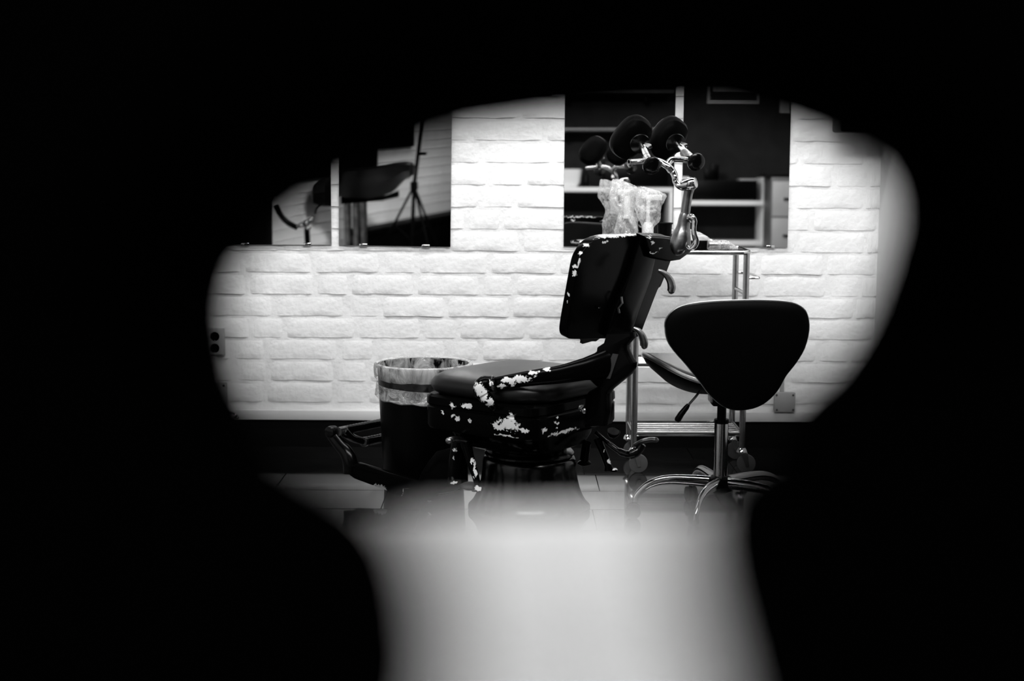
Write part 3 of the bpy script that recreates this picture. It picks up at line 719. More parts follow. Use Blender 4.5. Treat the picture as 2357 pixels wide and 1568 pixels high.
# ================================================================== STEEL TROLLEY
YN, YF2 = 5.457, 5.72
tx0, tx1 = P(1461, 900, YN).x, P(1716, 700, YN).x
zt_ = P(1600, 579, YN).z
tr = thing('steel_trolley', 'narrow chrome trolley with rail shelves on castors against the wall', 'trolley', ((tx0 + tx1) / 2, (YN + YF2) / 2, 0))
posts = {}
for nm, x in (('l', tx0), ('r', tx1)):
    for Y in (YN, YF2):
        g = G(); g.tube([(x, Y, .095), (x, Y, zt_ - .006)], .0125, 14); p = g.part('post', tr, M['steel'])
        g = G(); g.lathe([(.012, .075), (.022, .084), (.018, .094), (.013, .10)], (x, Y, 0), seg=18); g.part('collar', p, M['chrome'])
        cs = G(); sx = .018
        cs.prism([Vector((x - .006 + sx * .2, Y - .016, .08)), Vector((x + .022, Y - .016, .08)), Vector((x + sx + .010, Y - .016, .026)), Vector((x + sx - .002, Y - .016, .026))], Vector((0, .032, 0))); fk = cs.part('castor_fork', tr, M['steel'])
        g = G(); g.lathe([(.02, -.012), (.0355, -.010), (.037, -.004), (.037, .004), (.0355, .010), (.02, .012)], (x + sx, Y - .0, .037), (0, 1, 0), 24); g.part('castor_wheel', fk, M['rubber'])
# top: rounded frame rail with a tray
def rrect(x0, x1, ya, yb, r, z, n=6, rl=None):
    rl = rl or r
    out = []
    for cx, cy, a0, q in ((x1 - r, ya + r, -90, r), (x1 - r, yb - r, 0, r), (x0 + rl, yb - rl, 90, rl), (x0 + rl, ya + rl, 180, rl)):
        for k in range(n + 1):
            a = math.radians(a0 + 90 * k / n); out.append(Vector((cx + q * math.cos(a), cy + q * math.sin(a), z)))
    return out
xl = P(1338, 579, YN).x
def loop(pts, r, name, m, parent, seg=10):
    g = G(); n = len(pts); R = []
    for i, p in enumerate(pts):
        t = (pts[(i + 1) % n] - pts[i - 1]).normalized(); v = t.cross(UP)
        R.append([p + (UP * math.cos(a) + v * math.sin(a)) * r for a in (2 * math.pi * k / seg for k in range(seg))])
    g.skin(R, cap=False, closed=True); return g.part(name, parent, m)
loop(rrect(xl, tx1 + .012, YN - .012, YF2 + .012, .03, zt_ - .003, rl=.13), .009, 'top_rail', M['chrome'], tr)
g = G(); g.prism(rrect(xl + .004, tx1 + .008, YN - .008, YF2 + .008, .03, zt_ - .004, rl=.128), Vector((0, 0, .006)), bev=.001); g.part('top_tray', tr, M['steel'])
for z_px, nm in ((832, 'middle_shelf'), (990, 'bottom_shelf')):
    zz = P(1590, z_px + 10, YN).z
    sh = None
    g = G(); g.tube([(tx0, YN, zz), (tx1, YN, zz)], .0085, 10); g.part('shelf_rail', tr, M['chrome'])
    g = G(); g.tube([(tx0, YF2, zz), (tx1, YF2, zz)], .0075, 10); g.part('shelf_rail', tr, M['chrome'])
    for k in range(1, 6):
        g = G(); Y = YN + (YF2 - YN) * k / 6; g.tube([(tx0, Y, zz), (tx1, Y, zz)], .0048, 8); g.part('shelf_wire', tr, M['steel'])
    for x in (tx0, tx1):
        g = G(); g.tube([(x, YN, zz), (x, YF2, zz)], .0075, 10); g.part('side_rail', tr, M['steel'])
zz = P(1716, 677, YN).z
for x in (tx0, tx1):
    g = G(); g.tube([(x, YN, zz), (x, YF2, zz)], .0075, 10); g.part('side_rail', tr, M['steel'])
zz = P(1716, 640, YN).z
g = G(); g.tube(spline([(tx1, YN, zz), (tx1 + .035, YN + .002, zz), (tx1 + .052, YN + .02, zz), (tx1 + .052, YF2 - .05, zz), (tx1 + .035, YF2 - .004, zz), (tx1, YF2, zz)], 4), .0048, 8); g.part('handle', tr, M['steel'])
ztop = zt_ + .003

# things on the trolley
def bag(name, rings, Y, label, dep, seed, cup=None):
    lo = P((rings[-1][1] + rings[-1][2]) / 2, rings[-1][0], Y)
    base_ = Vector((lo.x, Y, ztop))
    t = thing(name, label, 'bottle', base_, 'wrapped bottles on the trolley')
    g = G(); R = []; n = 40
    ys = [r[0] for r in rings]
    pts = spline([(r[0], r[1], r[2]) for r in rings], 5); ds = spline([(d, 0, 0) for d in dep], 5)
    for (q, d) in zip(pts, ds):
        a, b = P(q.y, q.x, Y), P(q.z, q.x, Y); c = (a + b) / 2; hw = (b.x - a.x) / 2; row = []
        z = max(c.z, ztop + .001)
        for i in range(n):
            t_ = 2 * math.pi * i / n
            nn = noise.noise(Vector((math.cos(t_) * 2.6, math.sin(t_) * 2.6, z * 34 + seed))) + .6 * noise.noise(Vector((math.cos(t_) * 6, math.sin(t_) * 6, z * 70 + seed)))
            row.append(Vector((c.x + math.cos(t_) * hw * (1 + .10 * nn), Y + math.sin(t_) * d.x * (1 + .35 * nn), z + .004 * nn)))
        R.append(row)
    g.skin(R); g.part('plastic_wrap', t, M['film'], 25)
    return t, base_
px6 = lambda x, y: (1280 + x / 4.479, 230 + y / 4.479)
r1 = []
for y, a, b in ((822, 590, 650), (845, 575, 720), (880, 570, 800), (915, 562, 838), (960, 552, 815), (1020, 545, 795), (1060, 572, 785), (1120, 610, 782), (1180, 640, 788), (1250, 625, 810), (1330, 600, 842), (1368, 600, 850), (1530, 600, 850)):
    r1.append((230 + y / 4.479, 1280 + a / 4.479, 1280 + b / 4.479))
t1, b1 = bag('spray_bottle', r1, 5.56, 'squat bottle wrapped in crumpled clear plastic, left of the pair', [.004, .008, .014, .022, .028, .03, .032, .032, .032, .034, .036, .038, .038], 3)
g = G(); g.lathe([(.028, .001), (.031, .004), (.031, .075), (.026, .09), (.012, .1), (.011, .118)], b1, seg=24); g.part('bottle_body', t1, M['midgrey'])
g = G(); zc_ = P(1430, 450, 5.56).z; g.lathe([(.012, b1.z + .118 - zc_ - .0), (.014, -.02), (.013, .0)], (b1.x, 5.56, zc_), seg=16); g.box((b1.x - .012, 5.56, zc_ + .012), (.05, .018, .022), bev=.004); g.part('spray_head', t1, M['whiteplastic'])
r2 = []
for y, a, b in ((897, 850, 900), (920, 848, 985), (950, 838, 1070), (985, 826, 1128), (1020, 818, 1125), (1060, 810, 1108), (1110, 803, 1085), (1160, 822, 1078), (1200, 838, 1075), (1250, 862, 1068), (1310, 885, 1010), (1368, 885, 1003), (1530, 885, 1003)):
    r2.append((230 + y / 4.479, 1280 + a / 4.479, 1280 + b / 4.479))
t2, b2 = bag('spray_bottle', r2, 5.58, 'pump bottle in clear plastic beside the black cup, right of the pair', [.004, .009, .016, .024, .028, .03, .03, .03, .028, .026, .026, .028, .028], 9)
g = G(); g.lathe([(.020, .001), (.022, .004), (.022, .085), (.016, .1), (.009, .104), (.009, .125)], b2, seg=24); g.part('bottle_body', t2, M['whiteplastic'])
g = G(); zc_ = P(1500, 462, 5.58).z; g.tube([(b2.x, 5.58, b2.z + .12), (b2.x, 5.58, zc_ + .01)], .008, 12); g.box((b2.x + .022, 5.58, zc_ + .012), (.062, .018, .022), bev=.004); g.part('pump_head', t2, M['whiteplastic'])
g = G(); g.box((P(1505, 490, 5.58).x, 5.58, P(1505, 490, 5.58).z), (.03, .016, .034), bev=.004); g.part('dark_label', t2, M['black'])
cupc = Vector((P(1529, 540, 5.62).x, 5.62, ztop)); rc = 18.5 * 5.6 / FPX
zt2 = P(1525, 513, 5.60).z - ztop
g = G(); g.lathe([(rc * .78, 0), (rc * .95, zt2 - .006), (rc * 1.04, zt2 - .006), (rc * 1.05, zt2), (rc * .94, zt2), (rc * .74, .006), (.0005, .006)], cupc, seg=28)
single('plastic_cup', g, M['plastic'], 'black plastic cup standing between the wrapped bottles and headrest post', 'cup', cupc)
bxp = P(1608, 552, 5.60)
t = thing('supply_box', 'black box with a white lid on the trolley right of the headrest post', 'box', (bxp.x, 5.60, ztop))
a, b = P(1578, 566, 5.60), P(1629, 553, 5.60); zb = b.z
g = G(); g.box(((a.x + b.x) / 2, 5.61, (ztop + zb) / 2), (b.x - a.x, .11, zb - ztop), bev=.003); g.part('body', t, M['plastic'])
g = G(); g.box(((a.x + b.x) / 2 - .004, 5.61, zb + .009), (b.x - a.x - .004, .112, .018), bev=.004); g.part('lid', t, M['whiteplastic'])
g = G(); rows2 = []
for i in range(14):
    v = i / 13; c = P(1577 + 55 * v, 533 + 18 * v * v, 5.58)
    rows2.append([c + Vector((0, math.cos(k / 11 * 2 * math.pi) * .05 * (1 + .2 * noise.noise(Vector((i, k, 1)))), math.sin(k / 11 * 2 * math.pi) * .011 * (1 - .5 * v) * (1 + .5 * noise.noise(Vector((i * .7, k, 5)))))) for k in range(11)])
g.skin(rows2); g.part('crumpled_film', t, M['film'], 20)
c1_, c2_ = P(1632, 569, 5.54), P(1690, 572, 5.54); zz = ztop + .019
t = thing('wrapped_roll', 'clear wrapped roll lying on the right end of the trolley top', 'roll', ((c1_.x + c2_.x) / 2, 5.54, ztop))
g = G(); g.tube([(c1_.x, 5.54, zz), (c1_.x + .05, 5.54, zz), (c2_.x - .02, 5.54, zz)], [.015, .015, .014], 18); g.part('roll_core', t, M['steel'])
g = G(); R = []
for i in range(22):
    v = i / 21; x = c1_.x - .006 + (c2_.x - c1_.x + .02) * v; r = .0185 * (1 - .75 * max(0, v - .6) / .4)
    R.append([Vector((x, 5.54 + math.cos(a) * r * 1.25, ztop + .0012 + r + math.sin(a) * r * (1 + .12 * noise.noise(Vector((i * .9, k, 0)))))) for k, a in ((k, 2 * math.pi * k / 16) for k in range(16))])
g.skin(R); g.part('plastic_wrap', t, M['film'], 20)

# ================================================================== SADDLE STOOL
YS = 4.70
sc_ = P(1660, 1000, YS); SX = sc_.x
stool = thing('saddle_stool', 'black saddle stool with a rounded triangular back and chrome five-leg base', 'stool', (SX, YS, 0))
OS = [(347, 420), (353, 360), (400, 302), (480, 268), (620, 248), (820, 240), (980, 241), (1110, 254), (1178, 286), (1208, 335), (1217, 420), (1192, 530), (1140, 622), (1080, 700), (1030, 790), (960, 862), (880, 901), (780, 912), (700, 888), (620, 820), (560, 742), (480, 642), (400, 550), (360, 485)]
YBK = 4.50
ob = spline([P(1400 + x / 2.613, 600 + y / 2.613, YBK) for x, y in OS], 3, True)
cen = Vector((sum(p.x for p in ob) / len(ob), YBK, sum(p.z for p in ob) / len(ob)))
NBk = Vector((.03, -1, -.07)).normalized()
def lay_back(sc, dep): return [cen + Vector(((p.x - cen.x) * sc, dep - (-.07) * 0 + (p.z - cen.z) * -.06, (p.z - cen.z) * sc)) for p in ob]
g = G(); g.skin([lay_back(.80, .0), lay_back(.93, .003), lay_back(.985, .010), lay_back(1, .02), lay_back(1, .03)]); g.part('back_shell', stool, M['darkleather'])
g = G(); g.skin([lay_back(1.0, .0295), lay_back(1.008, .033), lay_back(1.008, .037), lay_back(1.0, .0405)], cap=True); g.part('piping', stool, M['trim'])
g = G(); g.skin([lay_back(.995, .040), lay_back(.99, .055), lay_back(.94, .072), lay_back(.8, .085), lay_back(.5, .092), lay_back(.2, .094)]); g.part('back_cushion', stool, M['leather'], 60)
# saddle seat: curls up to both sides
def seat_pt(u, v, off):        # u across (-1..1), v along (-1..1)
    wdt = .247 * (1 - .16 * v * v)
    x = SX - .02 + u * wdt; y = YS + .035 + v * .17 * (1 - .25 * u * u)
    z = .463 + .110 * abs(u) ** 2.3 - .034 * v
    return Vector((x, y, z + off))
n = 64
def seat_ring(s, off): return [seat_pt(math.cos(a) * s, math.sin(a) * s, off) for a in (2 * math.pi * k / n for k in range(n))]
g = G(); g.skin([seat_ring(s, o_) for s, o_ in ((.02, .03), (.3, .029), (.6, .025), (.85, .017), (.96, .007), (.99, -.002))]); g.part('seat_cushion', stool, M['leather'], 70)
g = G(); g.skin([seat_ring(.985, .001), seat_ring(1.016, -.002), seat_ring(1.020, -.008), seat_ring(1.012, -.014), seat_ring(.98, -.015)], cap=False); g.part('piping', stool, M['trim'], 70)
g = G(); g.skin([seat_ring(.99, -.012), seat_ring(.95, -.022), seat_ring(.7, -.03), seat_ring(.3, -.032), seat_ring(.05, -.032)]); g.part('seat_shell', stool, M['darkleather'], 70)
g = G(); g.tube(spline([(SX + .02, YS - .02, .425), (SX + .03, YS - .12, .425), (SX + .04, YBK + .07, .47), (SX + .045, YBK + .055, .56), (SX + .045, YBK + .06, .62)], 5), .013, 12, flat=1.8); g.part('back_support', stool, M['gloss'])
g = G(); g.box((SX + .01, YS, .418), (.10, .12, .03), bev=.006); g.part('mechanism', stool, M['gloss'])
zl = P(1660, 966, YS).z
g = G(); g.tube([(SX, YS, .42), (SX, YS, zl - .01)], .0155, 18); g.part('gas_rod', stool, M['gloss'])
g = G(); g.lathe([(.0155, zl + .002), (.024, zl + .002), (.0255, zl - .002), (.0255, zl - .010), (.024, zl - .012)], (SX, YS, 0), seg=28); g.part('sleeve_cap', stool, M['plastic'])
g = G(); g.lathe([(.0235, .13), (.0235, zl - .011)], (SX, YS, 0), seg=28); g.part('gas_sleeve', stool, M['chrome'])
tpz = [P(1625, 882, 4.67), P(1600, 915, 4.65), P(1582, 935, 4.64)]
g = G(); g.tube(tpz, .0042, 10); lv = g.part('lever', stool, M['steel'])
g = G(); g.tube([P(1585, 931, 4.64), P(1580, 938, 4.64), P(1568, 953, 4.635), P(1560, 966, 4.63), P(1557, 970, 4.63)], [.006, .009, .0105, .0115, .008], 12); g.part('lever_grip', lv, M['plastic'])
g = G(); g.lathe([(.03, .10), (.042, .108), (.044, .13), (.04, .15), (.028, .158)], (SX, YS, 0), seg=28); g.part('hub', stool, M['plastic'])
for ang in (174, 246, 318, 30, 102):
    a = math.radians(ang); d = Vector((math.cos(a), math.sin(a), 0)); o0 = Vector((SX, YS, 0))
    q = spline([o0 + d * r_ + UP * z for r_, z in ((.03, .135), (.10, .139), (.17, .139), (.215, .130), (.25, .112), (.275, .085), (.283, .066))], 4)
    nq = len(q); g = G(); g.tube(q, [.021 - .009 * min(1, i / (nq * .7)) for i in range(nq)], 14, flat=.75); lg = g.part('leg', stool, M['chrome'])
    c = o0 + d * .283
    g = G(); g.lathe([(.012, .072), (.013, .06), (.008, .052)], c, seg=14); g.part('castor_stem', lg, M['steel'])
    for s in (-1, 1):
        sd = Vector((-d.y, d.x, 0)); g = G(); g.lathe([(.012, -.007), (.0265, -.006), (.0275, 0), (.0265, .006), (.012, .007)], c + sd * s * .011 + d * .008 + UP * .0275, sd, 20); g.part('castor_wheel', lg, M['plastic'])

# ================================================================== WHAT THE MIRRORS SHOW
# shelves seen in the right pair of mirrors
YSH = -1.02
def MB_(g, x0, y0, x1, y1_, Yf, dep, bev=.0):
    a, b = MR(x0, y1_, Yf), MR(x1, y0, Yf)
    return g.box(((a.x + b.x) / 2, Yf - dep / 2, (a.z + b.z) / 2), (abs(b.x - a.x), dep, abs(b.z - a.z)), bev=bev)
def zbox(g, x0, x1, ytop, zbot, Yf, dep, bev=0.0):
    a, b = MR(x0, ytop, Yf), MR(x1, ytop, Yf)
    return g.box(((a.x + b.x) / 2, Yf - dep / 2, (a.z + zbot) / 2), (abs(b.x - a.x), dep, abs(a.z - zbot)), bev=bev)
SD = .42
for idx, (xa, xb, ys_, lab) in enumerate(((1238, 1546, (436,), 'white open shelf unit holding bottles and a white tub, in the mirror behind the headrest'),
                                       (1578, 1766, (467, 560), 'low white shelf unit holding black boxes, seen in the right mirror'))):
    A, B = MR(xa, 440, YSH), MR(xb, 440, YSH); ztop_ = MR(xa, 436, YSH).z - .021 if idx == 0 else MR(xb, 408, YSH).z
    t = thing('shelf_unit', lab, 'shelf', ((A.x + B.x) / 2, YSH - SD / 2, 0), 'white shelf units behind the camera')
    for x in (A.x, B.x - .0):
        g = G(); g.box((x, YSH - SD / 2, ztop_ / 2), (.055 if idx else .03, SD, ztop_), bev=.002); g.part('side_panel', t, M['white'])
    for yy in ys_:
        z = MR(xa, yy, YSH).z
        g = G(); g.box(((A.x + B.x) / 2, YSH - SD / 2, z), (B.x - A.x - (.056 if idx else -.03), SD - .002, .042), bev=.002); g.part('shelf', t, M['white'])
    g = G(); g.box(((A.x + B.x) / 2, YSH - SD / 2, .04), (B.x - A.x - .056, SD - .01, .08)); g.part('base_panel', t, M['white'])
for k, (yy, lab) in enumerate(((296, 'wall shelf dimmed with a grey colour above the white tub, seen behind the headrest pads'), (205, 'wall shelf dimmed with a grey colour near the top of the mirror behind the headrest'))):
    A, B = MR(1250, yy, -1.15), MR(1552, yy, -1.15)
    t = thing('wall_shelf', lab, 'shelf', ((A.x + B.x) / 2, -1.325, A.z), 'colour-dimmed wall shelves behind the camera')
    g = G(); g.box(((A.x + B.x) / 2, -1.322, A.z), (B.x - A.x, .35, .035), bev=.002); g.part('board', t, M['midgrey'])  # upper boards get a grey colour to dim them against the white unit
    for q in (.2, .8):
        g = G(); g.box((A.x + (B.x - A.x) * q, -1.42, A.z - .05), (.02, .16, .08), bev=.003); g.part('bracket', t, M['plastic'])
zsA = MR(1400, 436, YSH).z + .021; zsB = MR(1700, 467, YSH).z + .021
ps = .00394
def xs(px): return MR(px, 436, YSH).x
# white tray, box and others on the upper shelf
g = G(); R = []
for s, z in ((.8, .0), (1.0, .04), (1.08, .13), (1.12, .16)): R.append([Vector((xs(1304) + x * s, YSH - .18 + y * s, zsA + z)) for x, y in sq(.13, .12, 24, 4)])
g.skin(R); single('white_tub', g, M['whiteplastic'], 'white plastic tub on the open shelf at the left edge of the mirror', 'tub', (xs(1304), YSH - .18, zsA))
t = thing('audio_box', 'large black box with small lights of chrome on the white shelf', 'box', (xs(1466), YSH - .2, zsA))
g = G(); g.box((xs(1466), YSH - .2, zsA + .115), (xs(1540) - xs(1391), .3, .23), bev=.006); g.part('body', t, M['plastic'])
for yy in (394, 408):
    c = MR(1413, yy, YSH - .045); g = G(); g.lathe([(.018, 0), (.018, .01), (.004, .014)], c, (0, 1, 0), 14); g.part('dial', t, M['steel'])
g = G(); g.lathe([(.03, 0), (.032, .01), (.03, .1), (.012, .13), (.012, .16)], (xs(1350), YSH - .15, zsA), seg=16); single('dark_bottle', g, M['plastic'], 'dark bottle beside the white tub on the open shelf', 'bottle', (xs(1350), YSH - .15, zsA))
zlow = MR(1400, 560, YSH).z - .02
tb = None
for k, (px, hh, r, mm, lab) in enumerate(((1308, 0, .028, 'black', 'black bottle'), (1328, 0, .030, 'midgrey', 'grey bottle'), (1349, 0, .030, 'black', 'black bottle'), (1376, 0, .045, 'white', 'white bottle'), (1409, 0, .043, 'white', 'white bottle'), (1528, 0, .045, 'white', 'white bottle'))):
    c = Vector((xs(px), YSH - .16, .08)); hgt = (.30, .26, .31, .40, .40, .30)[k] + .12
    if k == 5: hgt = .30
    bname = thing('shelf_bottle', ('tall ' + lab + ' on the bottom of the open shelf, ' + ('leftmost', 'second from the left', 'third from the left', 'fourth from the left', 'fifth from the left', 'rightmost')[k]), 'bottle', c, 'bottles at the bottom of the open shelf')
    g = G(); g.lathe([(r * .9, 0), (r, .01), (r, hgt * .72), (r * .8, hgt * .8), (r * .4, hgt * .84)], c, seg=18); g.part('bottle_body', bname, M[mm])
    g = G(); g.lathe([(r * .45, hgt * .84), (r * .45, hgt), (r * .2, hgt + .006)], c, seg=14); g.part('bottle_cap', bname, M['plastic'] if mm != 'white' else M['greybox'])
# boxes on the low unit
g = G(); g.box((MR(1668, 440, YSH).x, YSH - .2, zsB + .09), (MR(1745, 440, YSH).x - MR(1592, 440, YSH).x, .34, .18), bev=.004); t = single('black_crate', g, M['plastic'], 'wide black crate on the low white shelf unit in the right mirror', 'crate', (MR(1668, 440, YSH).x, YSH - .2, zsB))
zcr = zsB + .18
for k, (px, wd, hh, lab) in enumerate(((1637, .09, .10, 'small dark box on the left of the black crate'), (1652, .07, .15, 'taller dark box on the middle of the black crate'))):
    c = (MR(px, 400, YSH).x, YSH - .1 - .1 * k, zcr); g = G(); g.box((c[0], c[1], zcr + hh / 2), (wd, .09, hh), bev=.003); single('small_box', g, M['plastic'], lab, 'box', c)
g = G(); g.box((MR(1726, 402, YSH).x, YSH - .14, zcr + .008), (.16, .2, .016), bev=.003); single('paper_pad', g, M['paper'], 'flat pale paper pad on the right of the black crate', 'pad', (MR(1726, 402, YSH).x, YSH - .14, zcr))
# drawer unit
YD = -.62
A, B = MR(1776, 440, YD), MR(1840, 440, YD); zD = MR(1790, 408, YD).z
t = thing('drawer_unit', 'pale grey drawer unit at the right edge of the right mirror', 'drawers', ((A.x + B.x) / 2, YD - .25, 0))
g = G(); g.box(((A.x + B.x) / 2, YD - .19, zD / 2), (B.x - A.x, .36, zD), bev=.004); g.part('body', t, M['midgrey'])
zs_ = [zD - .03, MR(1790, 500, YD).z, MR(1790, 585, YD).z, .06]
for k in range(3):
    g = G(); g.box(((A.x + B.x) / 2, YD - .004, (zs_[k] + zs_[k + 1]) / 2), (B.x - A.x - .02, .022, zs_[k] - zs_[k + 1] - .012), bev=.003); dr = g.part('drawer', t, M['greybox'])
    g = G(); g.box(((A.x + B.x) / 2 + .03, YD + .016, (zs_[k] + zs_[k + 1]) / 2), (.09, .016, .02), bev=.004); g.part('handle', dr, M['plastic'])
g = G(); c = MR(1795, 366, YD); g.box((c.x + .03, YD - .19, zD + .012), (.28, .34, .024), bev=.004); single('black_tray', g, M['plastic'], 'flat black tray on top of the pale drawer unit', 'tray', (c.x + .03, YD - .2, zD))
# framed print and a note on the dark rear wall
YW = -1.49
a, b = MR(1628, 236, YW), MR(1751, 120, YW)
t = thing('framed_print', 'white framed certificate on the dark wall, seen at the mirror top', 'picture', ((a.x + b.x) / 2, YW, a.z))
g = G(); g.box(((a.x + b.x) / 2, YW, (a.z + b.z) / 2), (b.x - a.x, .02, b.z - a.z), bev=.003); g.part('frame', t, M['paper'])
g = G(); g.box(((a.x + b.x) / 2, YW + .010, (a.z + b.z) / 2), (b.x - a.x - .05, .006, b.z - a.z - .07)); g.part('mount', t, M['dark'])
g = G(); g.box(((a.x + b.x) / 2 + .0, YW + .014, (a.z + b.z) / 2 + .03), (b.x - a.x - .10, .003, b.z - a.z - .17)); g.part('print', t, M['paper'])
a, b = MR(1796, 257, YW), MR(1820, 222, YW)
g = G(); g.box(((a.x + b.x) / 2, YW - .004, (a.z + b.z) / 2), (b.x - a.x, .004, b.z - a.z)); single('paper_note', g, M['paper'], 'small pale note pinned on the dark wall beside the certificate', 'note', ((a.x + b.x) / 2, YW - .004, a.z))
# brick-side corner seen in the left pair: couch, tripod stand, arm rest, cabinet
YL = 0.1
def ML(px, py, Y): return MR(px, py, Y, TILT)
c = ML(865, 430, .1)
couch = thing('tattoo_couch', 'black padded couch with a rolled end, seen in the left mirrors', 'couch', (c.x, .1, 0))
def pad(rings, name, m):
    g = G(); g.skin(rings); return g.part(name, couch, m)
Yc = .1
def slab(top, bot, Ya, Yb, name, m, seg=8):
    tpv = [(x, y) for x, y in top]; g = G(); R = []
    n = len(tpv)
    for i in range(n):
        A_, B_ = ML(tpv[i][0], tpv[i][1], Yc), ML(bot[i][0], bot[i][1], Yc)
        e = .06 if i in (0, n - 1) else 0
        R.append([Vector((A_.x, Ya + e + .04, A_.z - .01)), Vector((A_.x, Ya + .1 + e, A_.z)), Vector((A_.x, Yb - .1 - e, A_.z)), Vector((A_.x, Yb - .04 - e, A_.z - .01)), Vector((A_.x, Yb - e, (A_.z + B_.z) / 2)), Vector((B_.x, Yb - .03 - e, B_.z)), Vector((B_.x, Ya + .03 + e, B_.z)), Vector((A_.x, Ya + e, (A_.z + B_.z) / 2))])
    g.skin(R); return g.part(name, couch, m)
slab([(775, 392), (800, 388), (850, 384), (880, 380), (905, 375), (930, 373), (945, 375), (950, 382)], [(775, 450), (800, 452), (850, 455), (880, 450), (905, 440), (930, 412), (945, 406), (950, 400)], Yc - .3, Yc + .15, 'seat_pad', M['vinyl'])
slab([(716, 440), (722, 422), (735, 410), (750, 404), (766, 400)], [(716, 446), (722, 464), (735, 470), (750, 472), (766, 474)], Yc - .28, Yc + .13, 'end_roll', M['vinyl'])
slab([(782, 448), (830, 452), (880, 452), (915, 440)], [(782, 470), (830, 466), (880, 462), (915, 455)], Yc - .2, Yc + .05, 'under_frame', M['gloss'])
for px in (795, 815, 832):
    a = ML(px, 462, Yc); g = G(); g.tube([(a.x, Yc - .1, a.z), (a.x, Yc - .1, .06)], .03, 12); g.part('column', couch, M['worn'])
a = ML(813, 470, Yc); g = G(); g.box((a.x, Yc - .1, .03), (.5, .5, .06), bev=.015); g.part('base_plate', couch, M['gloss'])
# black boards on the slanting wall
def on_left(px, py):
    d = ray(px, py); n = Vector((0, -math.cos(math.radians(TILT)), -math.sin(math.radians(TILT)))); m0 = Vector((0, D - .02, .86))
    h = CO + d * ((m0 - CO).dot(n) / d.dot(n)); r = d - 2 * d.dot(n) * n; q = LW0 + lnor * .03
    return h + r * ((q - h).dot(lnor) / r.dot(lnor))
for (xa, ya, xb, yb, lab) in ((652, 424, 864, 384, 'wide black board on the slanting brick wall, above the couch'), (870, 338, 948, 335, 'narrower black board high on the slanting wall, left of the tripod pole')):
    A, B = on_left(xa, ya), on_left(xb, yb); zb_ = (A.z + B.z) / 2; m_ = (A + B) / 2
    t = thing('wall_board', lab, 'board', (m_.x, m_.y, zb_), 'black boards on the slanting wall')
    ln_ = (Vector((A.x, A.y, 0)) - Vector((B.x, B.y, 0))).length; print('board', A, B)
    g = G(); g.box((m_.x, m_.y, (zb_ + 2.5) / 2), (ln_, .04, 2.5 - zb_), rot=lang, bev=.008); g.part('panel', t, M['black'])
    for q in (-.46, .46):
        c_ = Vector((m_.x, m_.y, zb_ + .05)) + ldir * ln_ * q + lnor * .021; g = G(); g.lathe([(.012, 0), (.012, .003), (.004, .006)], c_, lnor, 12); g.part('screw', t, M['plastic'])
A, B = on_left(800, 492), on_left(1075, 489); m_ = (A + B) / 2; ln_ = (Vector((A.x, A.y, 0)) - Vector((B.x, B.y, 0))).length; zb_ = (A.z + B.z) / 2 - .04; m_ += lnor * .11
t = thing('low_bench', 'long low black bench along the slanting brick wall, behind the tripod legs', 'bench', (m_.x, m_.y, 0))
g = G(); g.box((m_.x, m_.y, zb_ - .03), (ln_, .20, .06), rot=lang, bev=.01); g.part('seat', t, M['black'])
g = G(); g.box((m_.x, m_.y, (zb_ - .06) / 2 + .02), (ln_ - .04, .17, zb_ - .10), rot=lang, bev=.004); g.part('body', t, M['black'])
for q in (-.45, .45):
    for q2 in (-.05, .05):
        c_ = Vector((m_.x, m_.y, 0)) + ldir * ln_ * q + lnor * q2; g = G(); g.box((c_.x, c_.y, .02), (.06, .06, .04), rot=lang); g.part('foot', t, M['plastic'])
print('bench', zb_, A, B)
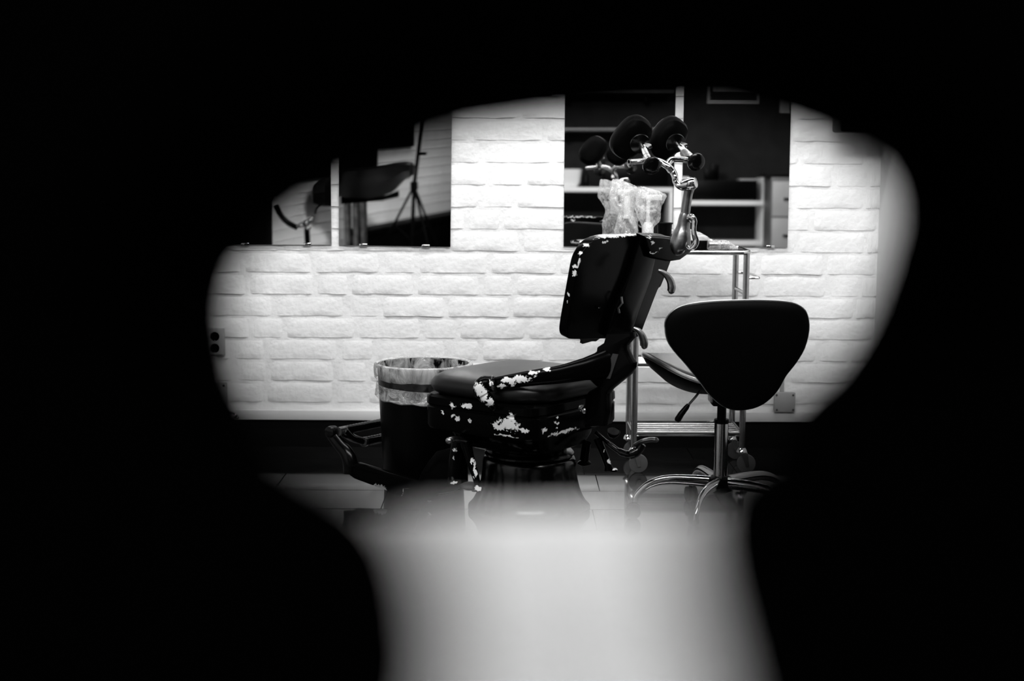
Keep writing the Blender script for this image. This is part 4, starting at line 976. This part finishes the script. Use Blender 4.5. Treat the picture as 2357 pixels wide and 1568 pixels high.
# tripod stand
Yt = -.75
def T(px, py): return ML(px, py, Yt)
tpb = T(952, 428); 
tri = thing('tripod_stand', 'black tripod light stand before the brick wall, in the left mirrors', 'stand', (tpb.x, Yt, 0))
pt = T(967, 300); pt.z = 2.3
pt.x = tpb.x + (T(967, 300).x - tpb.x) * (2.3 - tpb.z) / max(.1, T(967, 300).z - tpb.z) 
low = Vector((tpb.x + (tpb.x - T(967, 300).x) * .45, Yt, .12))
g = G(); g.tube([low, tpb, pt], .017, 12); g.part('pole', tri, M['black'])
g = G(); g.lathe([(.02, -.04), (.034, -.03), (.034, .03), (.02, .04)], tpb, seg=14); g.part('collar', tri, M['black'])
k0 = T(968, 352); g = G(); g.tube([k0 - Vector((.02, 0, 0)), k0 + Vector((.045, .02, 0))], .014, 8); g.part('knob', tri, M['black'])
for ang in (180, 310, 60):
    a = math.radians(ang); d = Vector((math.cos(a), math.sin(a), 0)); zf = .02
    g = G(); g.tube([tpb, Vector((tpb.x, Yt, 0)) + d * .36 + UP * zf], .011, 10); lg = g.part('leg', tri, M['black'])
    g = G(); mid = tpb * .5 + (Vector((tpb.x, Yt, 0)) + d * .36 + UP * zf) * .5; g.tube([low + UP * .1, mid], .007, 8); g.part('brace', lg, M['black'])
    g = G(); g.ball(Vector((tpb.x, Yt, 0)) + d * .36 + UP * .018, .018, 10); g.part('rubber_foot', lg, M['rubber'])
# arm rest on a stand with chrome clamp
Ya_ = 1.0
c = ML(705, 520, Ya_)
ar = thing('arm_rest_stand', 'curved black arm with a shiny chrome clamp, in the far left mirror', 'stand', (c.x, Ya_, 0))
g = G(); g.tube(spline([ML(632, 470, Ya_), ML(645, 495, Ya_), ML(662, 512, Ya_), ML(684, 524, Ya_)], 5), .022, 12); g.part('curved_arm', ar, M['gloss'])
g = G()
for dx, dy, r in ((-12, 2, .03), (0, -4, .035), (10, -10, .03), (14, -16, .02), (4, 8, .03)):
    g.ball(ML(702 + dx, 516 + dy, Ya_ + .02), (r, r * .8, r * .7), 12)
g.part('clamp', ar, M['chrome'])
g = G(); g.tube([(c.x, Ya_, c.z), (c.x + .02, Ya_, .04)], .022, 12); g.part('post', ar, M['gloss'])
g = G(); g.lathe([(.2, 0), (.2, .015), (.05, .035), (.022, .05)], (c.x + .02, Ya_, 0), seg=24); g.part('base', ar, M['gloss'])
g = G(); g.tube(spline([ML(738, 470, Ya_), ML(728, 478, Ya_), ML(724, 492, Ya_)], 4), .008, 8); g.part('hook', ar, M['gloss'])
# black cabinet in the dark upper left
a, b = ML(614, 480, 1.65), ML(510, 300, 1.65)
t = thing('black_cabinet', 'tall black cabinet at the dark left side of the far left mirror', 'cabinet', ((a.x + b.x) / 2, 1.6, 0))
g = G(); g.box(((a.x + b.x) / 2, 1.6, 1.05), (abs(a.x - b.x), .28, 2.1), bev=.006); g.part('body', t, M['black'])
for q in (-1, 1):
    g = G(); g.box(((a.x + b.x) / 2 + q * abs(a.x - b.x) / 4, 1.749, 1.05), (abs(a.x - b.x) / 2 - .012, .02, 2.0), bev=.003); dr = g.part('door', t, M['black'])
    g = G(); g.tube([((a.x + b.x) / 2 + q * .04, 1.769, .95), ((a.x + b.x) / 2 + q * .04, 1.769, 1.1)], .007, 8); g.part('handle', dr, M['steel'])
